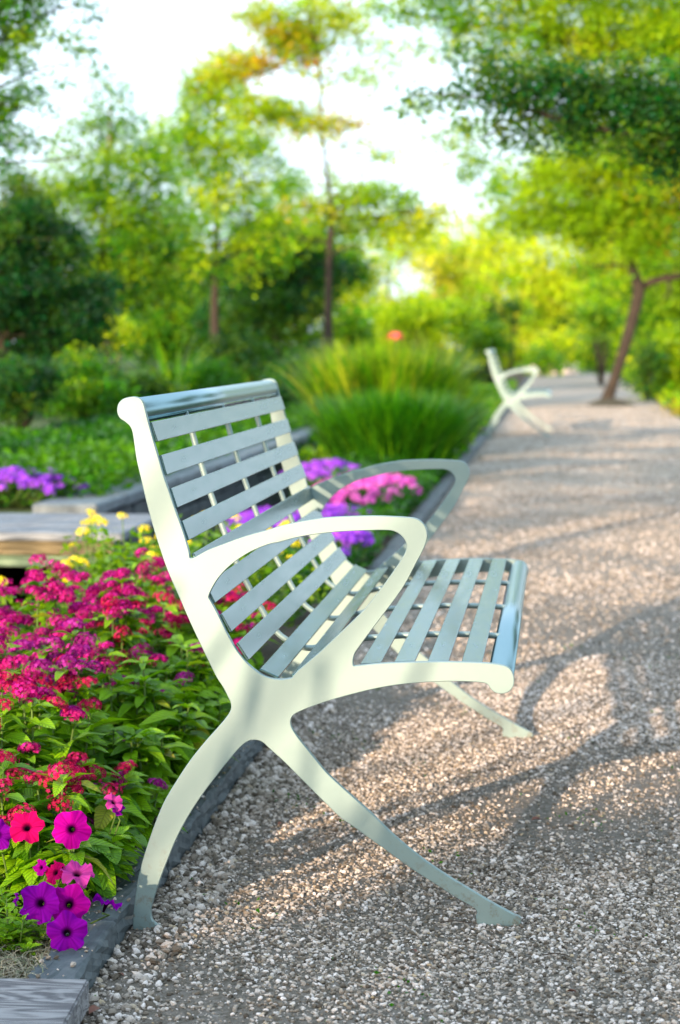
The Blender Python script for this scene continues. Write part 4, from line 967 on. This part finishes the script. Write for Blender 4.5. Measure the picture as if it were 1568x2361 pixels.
petunia(-0.885, -0.02, .095, 286, [(165,1912,-.08,'mag',1.0,(.1,-1,.25)),(62,1908,-.05,'red',.92,(0,-1,.75)),(-5,1925,-.05,'pur',.8,(.5,-1,.3)),(262,1850,.12,'pnk',.55,(.6,-.6,.8)),(272,1864,.13,'pur',.4,(.8,-.6,.1))],
        'petunia with one large magenta bloom and one red bloom facing the viewer')
petunia(-0.872, -0.24, .085, 286, [(93,2082,-.26,'pur',1.02,(-.1,-1,.3)),(160,2085,-.235,'pm',1.0,(.25,-1,.35)),(155,2150,-.29,'pur',1.0,(.2,-1,.45)),(178,2015,-.16,'pnk',.85,(.2,-.55,1)),(128,2012,-.15,'red',.6,(-.4,-.7,.5)),(95,2000,-.14,'pm',.42,(-.5,-1,.4)),(246,2082,-.17,'pur',.72,(.35,.35,1)),(38,2075,-.2,'pur',.35,(-1,-.4,.2))],
        'petunia with a bunch of purple blooms spilling towards the kerb')
petunia(-0.955, -0.30, .09, 260, [], 'leafy petunia without blooms at the left margin under the purple ones')
petunia(-0.97, -0.08, .09, 260, [], 'leafy petunia without blooms at the left margin under the red bloom')

# dry straw between the petunias and the kerb
def straw(name, label, x0, x1, y0, y1, n, z, pal=((.22,.19,.11),(.32,.28,.17),(.13,.10,.05),(.10,.12,.04))):
    V, Q, C = [], [], []; pal = np.array(pal)
    for i in range(n):
        p = np.array([random.uniform(x0, x1), random.uniform(y0, y1), z + random.uniform(0, .012)]); a = random.uniform(0, 6.28); L = random.uniform(.02, .06)
        c = pal[random.randrange(len(pal))] * random.uniform(.6, 1.3); w_ = .0007; bend = random.uniform(-.6, .6); hz = random.uniform(-.002, .018)
        for k in range(4):
            t = k / 3; aa = a + bend * t; q = p + np.array([math.cos(aa), math.sin(aa), 0]) * L * t + np.array([0, 0, hz * math.sin(t * 3)]); s = np.array([-math.sin(aa), math.cos(aa), .3]) * w_
            V += [q - s, q + s]; C += [c, c]
            if k < 3: j = len(V) - 2; Q.append((j, j+1, j+3, j+2))
    return tag(obj(name, mesh_np(name, np.array(V), np.array(Q), M_STRAW, False, np.clip(np.array(C), .003, 1))), label, 'dry grass', kind='stuff')
straw('dry_grass', 'dry grass litter between the petunias and the slate kerb', -.93, -.79, -.55, .5, 6000, ZG + .002)
straw('dry_grass', 'dark plant litter under the pentas', -1.45, -.80, .3, 2.6, 5000, ZG + .002)

cover('weeds', 'tiny green weeds and moss in the gravel under and in front of the bench', -.70, .6, -.6, 3.5, ZG - .004, .012, .009, 5200, G2)
M_DRY = simple('dry_leaf', (0.16, 0.07, 0.05), .8, 0, 60, .4)
dl = leaf_mesh('fallen_leaf', 1.0, .5, M_DRY, .1, .35, 5)
for (px, py, sz, rz, lb) in [(1225, 1893, .024, .4, 'brown fallen leaf lying on the gravel right of the front leg'), (205, 2300, .030, 1.1, 'reddish curled leaf on the gravel beside the timber board'), (960, 2190, .016, 2.2, 'tiny brown leaf on the gravel below the front foot'),
                             (1330, 2290, .018, 3.0, 'small brown leaf on the gravel near the lower right corner'), (640, 1880, .016, .9, 'dry leaf on the lit gravel between the bench legs'), (285, 2215, .014, 2.6, 'small dry leaf at the edge of the slate kerb')]:
    q = onZ(px, py, ZG + .004); q[2] = gz(q[0]) + .005
    o = obj('fallen_leaf', dl, None, q); o.scale = (sz, sz, sz); o.rotation_euler = (.2, -.1, rz); tag(o, lb, 'fallen leaf')
M_TWIG = simple('twig_bark', (0.06, 0.045, 0.035), .9)
for (px, py, sz, rz, lb) in [(1050, 2126, .05, .05, 'thin dark strip on the gravel put in for the shadow line at the front foot'), (1345, 1995, .035, 2.5, 'dark bent twig on the gravel in the right part of the view'), (1280, 2205, .04, .1, 'short twig on the gravel near the lower right'), (560, 2240, .035, .3, 'short twig on the gravel between the two feet'), (1015, 2040, .04, 2.2, 'curved twig on the gravel just under the long front leg')]:  # first strip stands in for the shadow line at the front foot
    q = onZ(px, py, ZG + .004); q[2] = gz(q[0]) + .006
    a = [(-sz/2, 0, 0), (0, sz * .1, .002), (sz * .5, -sz * .05, 0)]
    o = obj('twig', tubes_mesh('twig', [(catmull(a, 3, False), .0011)], M_TWIG, 6), None, q); o.rotation_euler = (0, 0, rz); tag(o, lb, 'twig')
# ------------------------------------------------------------------ small things far off
pf = empty('pink_flower', onZ(910, 1000, ZG) * np.array([0, 0, 0]) + np.array([onY(912, 778, 17.5)[0], 17.5, ZG]), 'single pale red bloom standing above the tall grass clump', 'flower')
c = onY(912, 778, 17.5) - np.array(pf.location)
obj('stem', tubes_mesh('stem', [([(0, 0, 0), tuple(c * np.array([.5, .5, .5])), tuple(c)], .006)], M_STEM, 6), pf)
o = obj('bloom', quads_fix(*floret_cluster(20, .07, [(.8, .12, .12), (.85, .25, .2)], M_PETAL, 5, .035), 'bloom', M_PETAL), pf, c)
mu = heightgrid('mulch_mound', np.linspace(.35, 1.55, 12), np.linspace(29.6, 32.6, 14), lambda X, Y: ZG + .006 + np.clip(.10 * (1 - ((X - .8) / .36) ** 2 - ((Y - 31) / .9) ** 2), -.03, .1), simple('mulch', (.06, .05, .025), 1, 0, 30, .4, .6, .02))
lw = tag(obj('low_wall', box_mesh('low_wall', (1.4, .4, .3), simple('pale_stone', (.62, .52, .46), .9, 0, 6, .25), .02), None, (-.1, 63, ZG + .15)), 'low pale stone wall at the distant end of the path', 'wall')

# ------------------------------------------------------------------ trees behind the viewer that throw the dappled shade on the path
U2 = np.array([SUN_H[1], -SUN_H[0]])
def sunpt(u, v, wd):
    xy = U2 * u + SUN_H * wd; return np.array([xy[0], xy[1], v - SUN_K * wd])
def shade_tree(label, wd, blobs, trunk_u, palette=DARK, leaf=.09, tau=2.2, name='oak_tree', cat='tree', h=None):
    foot = sunpt(trunk_u, 0, wd); foot[2] = ZG
    root = empty(name, foot, label, cat)
    B = []; Lb = []
    for (u, v, ru, rv, tm) in blobs:
        c = sunpt(u, v, wd + random.uniform(-.4, .4)); B.append((c - foot, np.array([ru, ru * .8, rv]), tm, None)); Lb.append(([np.array([0, 0, max(0.1, (c - foot)[2] * .35)]), (c - foot) * .6, c - foot], [.05, .03, .01]))
    top = max(b[0][2] for b in B)
    obj('trunk', tubes_mesh('trunk', [([(0, 0, -.05), (.03, .02, top * .5), (0, 0, top * .95)], [.12, .09, .04])], M_BARK, 10), root)
    obj('limbs', tubes_mesh('limbs', Lb, M_BARK, 6), root)
    obj('crown', crown_mesh('crown', B, leaf, palette, tau=tau), root)
LOW = [(-.85,-.36,.25,.14,1.3),(-.50,-.24,.22,.16,1.3),(-.22,-.04,.18,.22,1.3),(.10,.12,.28,.34,1.3),(.5,.25,.4,.45,1.3),(1.0,.35,.5,.5,1.3),(1.6,.45,.6,.6,1.3),(-1.2,-.45,.4,.2,1.2),(2.4,.5,.7,.7,1.2)]
shade_tree('broad low bush behind the viewer, outside the photograph', -9.0, LOW, .6, name='shrub', cat='shrub', tau=2.6, leaf=.06)
DAP = [(.6,1.05,.8,.26,1),(1.6,1.1,.9,.4,1)]
v = 1.08
while v < 3.6:
    if v < 1.7:
        uc = -(.78 + .75 * v) + .75
        DAP += [(uc, v, .62, .16, 1), (uc + 1.0, v + .05, .8, .18, 1), (uc + 2.2, v, .9, .2, 1)]
    else:
        uc = -.675 - 1.7 * v
        DAP += [(uc + random.uniform(.3, 1.2), v, .6, .13, random.uniform(.6, 1.1)), (uc + 2.2 + random.uniform(-.3, .4), v + .1, .8, .18, 1)]
    v += .30 + .05 * v
shade_tree('spreading oak behind the viewer, outside the photograph', -11.0, DAP, -2.6, tau=2.6, leaf=.07)
# unseen trees added to close off sky and dim the light round the bench
for (tx, ty, tr, tz, lb) in [(4.6, -2.5, 2.2, 3.6, 'unseen dense round tree right of the path beside the viewer, added to dim the sky light'), (5.2, 4.0, 2.4, 4.0, 'unseen dense round tree right of the path opposite the bench, added to dim the sky light'),
                             (5.0, 11.5, 2.2, 4.2, 'unseen dense round tree right of the path opposite the grass clumps, added to dim the sky light'), (0.9, -9.5, 2.6, 5.0, 'unseen tall dense tree in line with the path behind the viewer, added to dim the sky light')]:
    root = empty('broadleaf_tree', (tx, ty, ZG), lb, 'tree')
    B = [(np.array([random.uniform(-.6, .6) * tr, random.uniform(-.6, .6) * tr, tz + random.uniform(-.45, .5) * tr]), np.array([tr * .6, tr * .6, tr * .5]), 1.0, None) for _ in range(9)]
    obj('trunk', tubes_mesh('trunk', [([(0, 0, -.1), (.05, 0, tz * .5), (0, .05, tz)], [.16, .12, .05])], M_BARK, 10), root)
    obj('limbs', tubes_mesh('limbs', [([np.array([0, 0, tz * .45]), b[0] * np.array([.6, .6, .85]), b[0]], [.07, .04, .015]) for b in B], M_BARK, 6), root)
    obj('crown', crown_mesh('crown', B, .16, MID, tau=1.6), root)

# unseen bare stems added behind the viewer to throw soft streaks on the bench legs
foot = sunpt(-.4, 0, -4.6); foot[2] = ZG
root = empty('shade_stems', foot, 'unseen thin bare stems added behind the viewer to streak the bench legs with shade', 'shade_stems')
for (u0, v0, u1, v1) in [(-.70, -.1, -.60, .52), (-.72, .05, -.50, .46), (-.58, -.1, -.42, .60), (-.46, -.1, -.36, .40), (-.40, -.1, -.18, .5), (-.30, -.1, -.24, .36)]:
    a = sunpt(u0, v0, -4.6 + random.uniform(-.2, .2)) - foot; b = sunpt(u1, v1, -4.6 + random.uniform(-.2, .2)) - foot; g = np.array([a[0] * .6, a[1] * .6, 0.0])
    obj('stem', tubes_mesh('stem', [(catmull([g, a, (a + b) / 2 + rng.normal(0, .012, 3), b], 3, False), list(np.linspace(.016, .007, 10)))], M_BARK, 6), root)
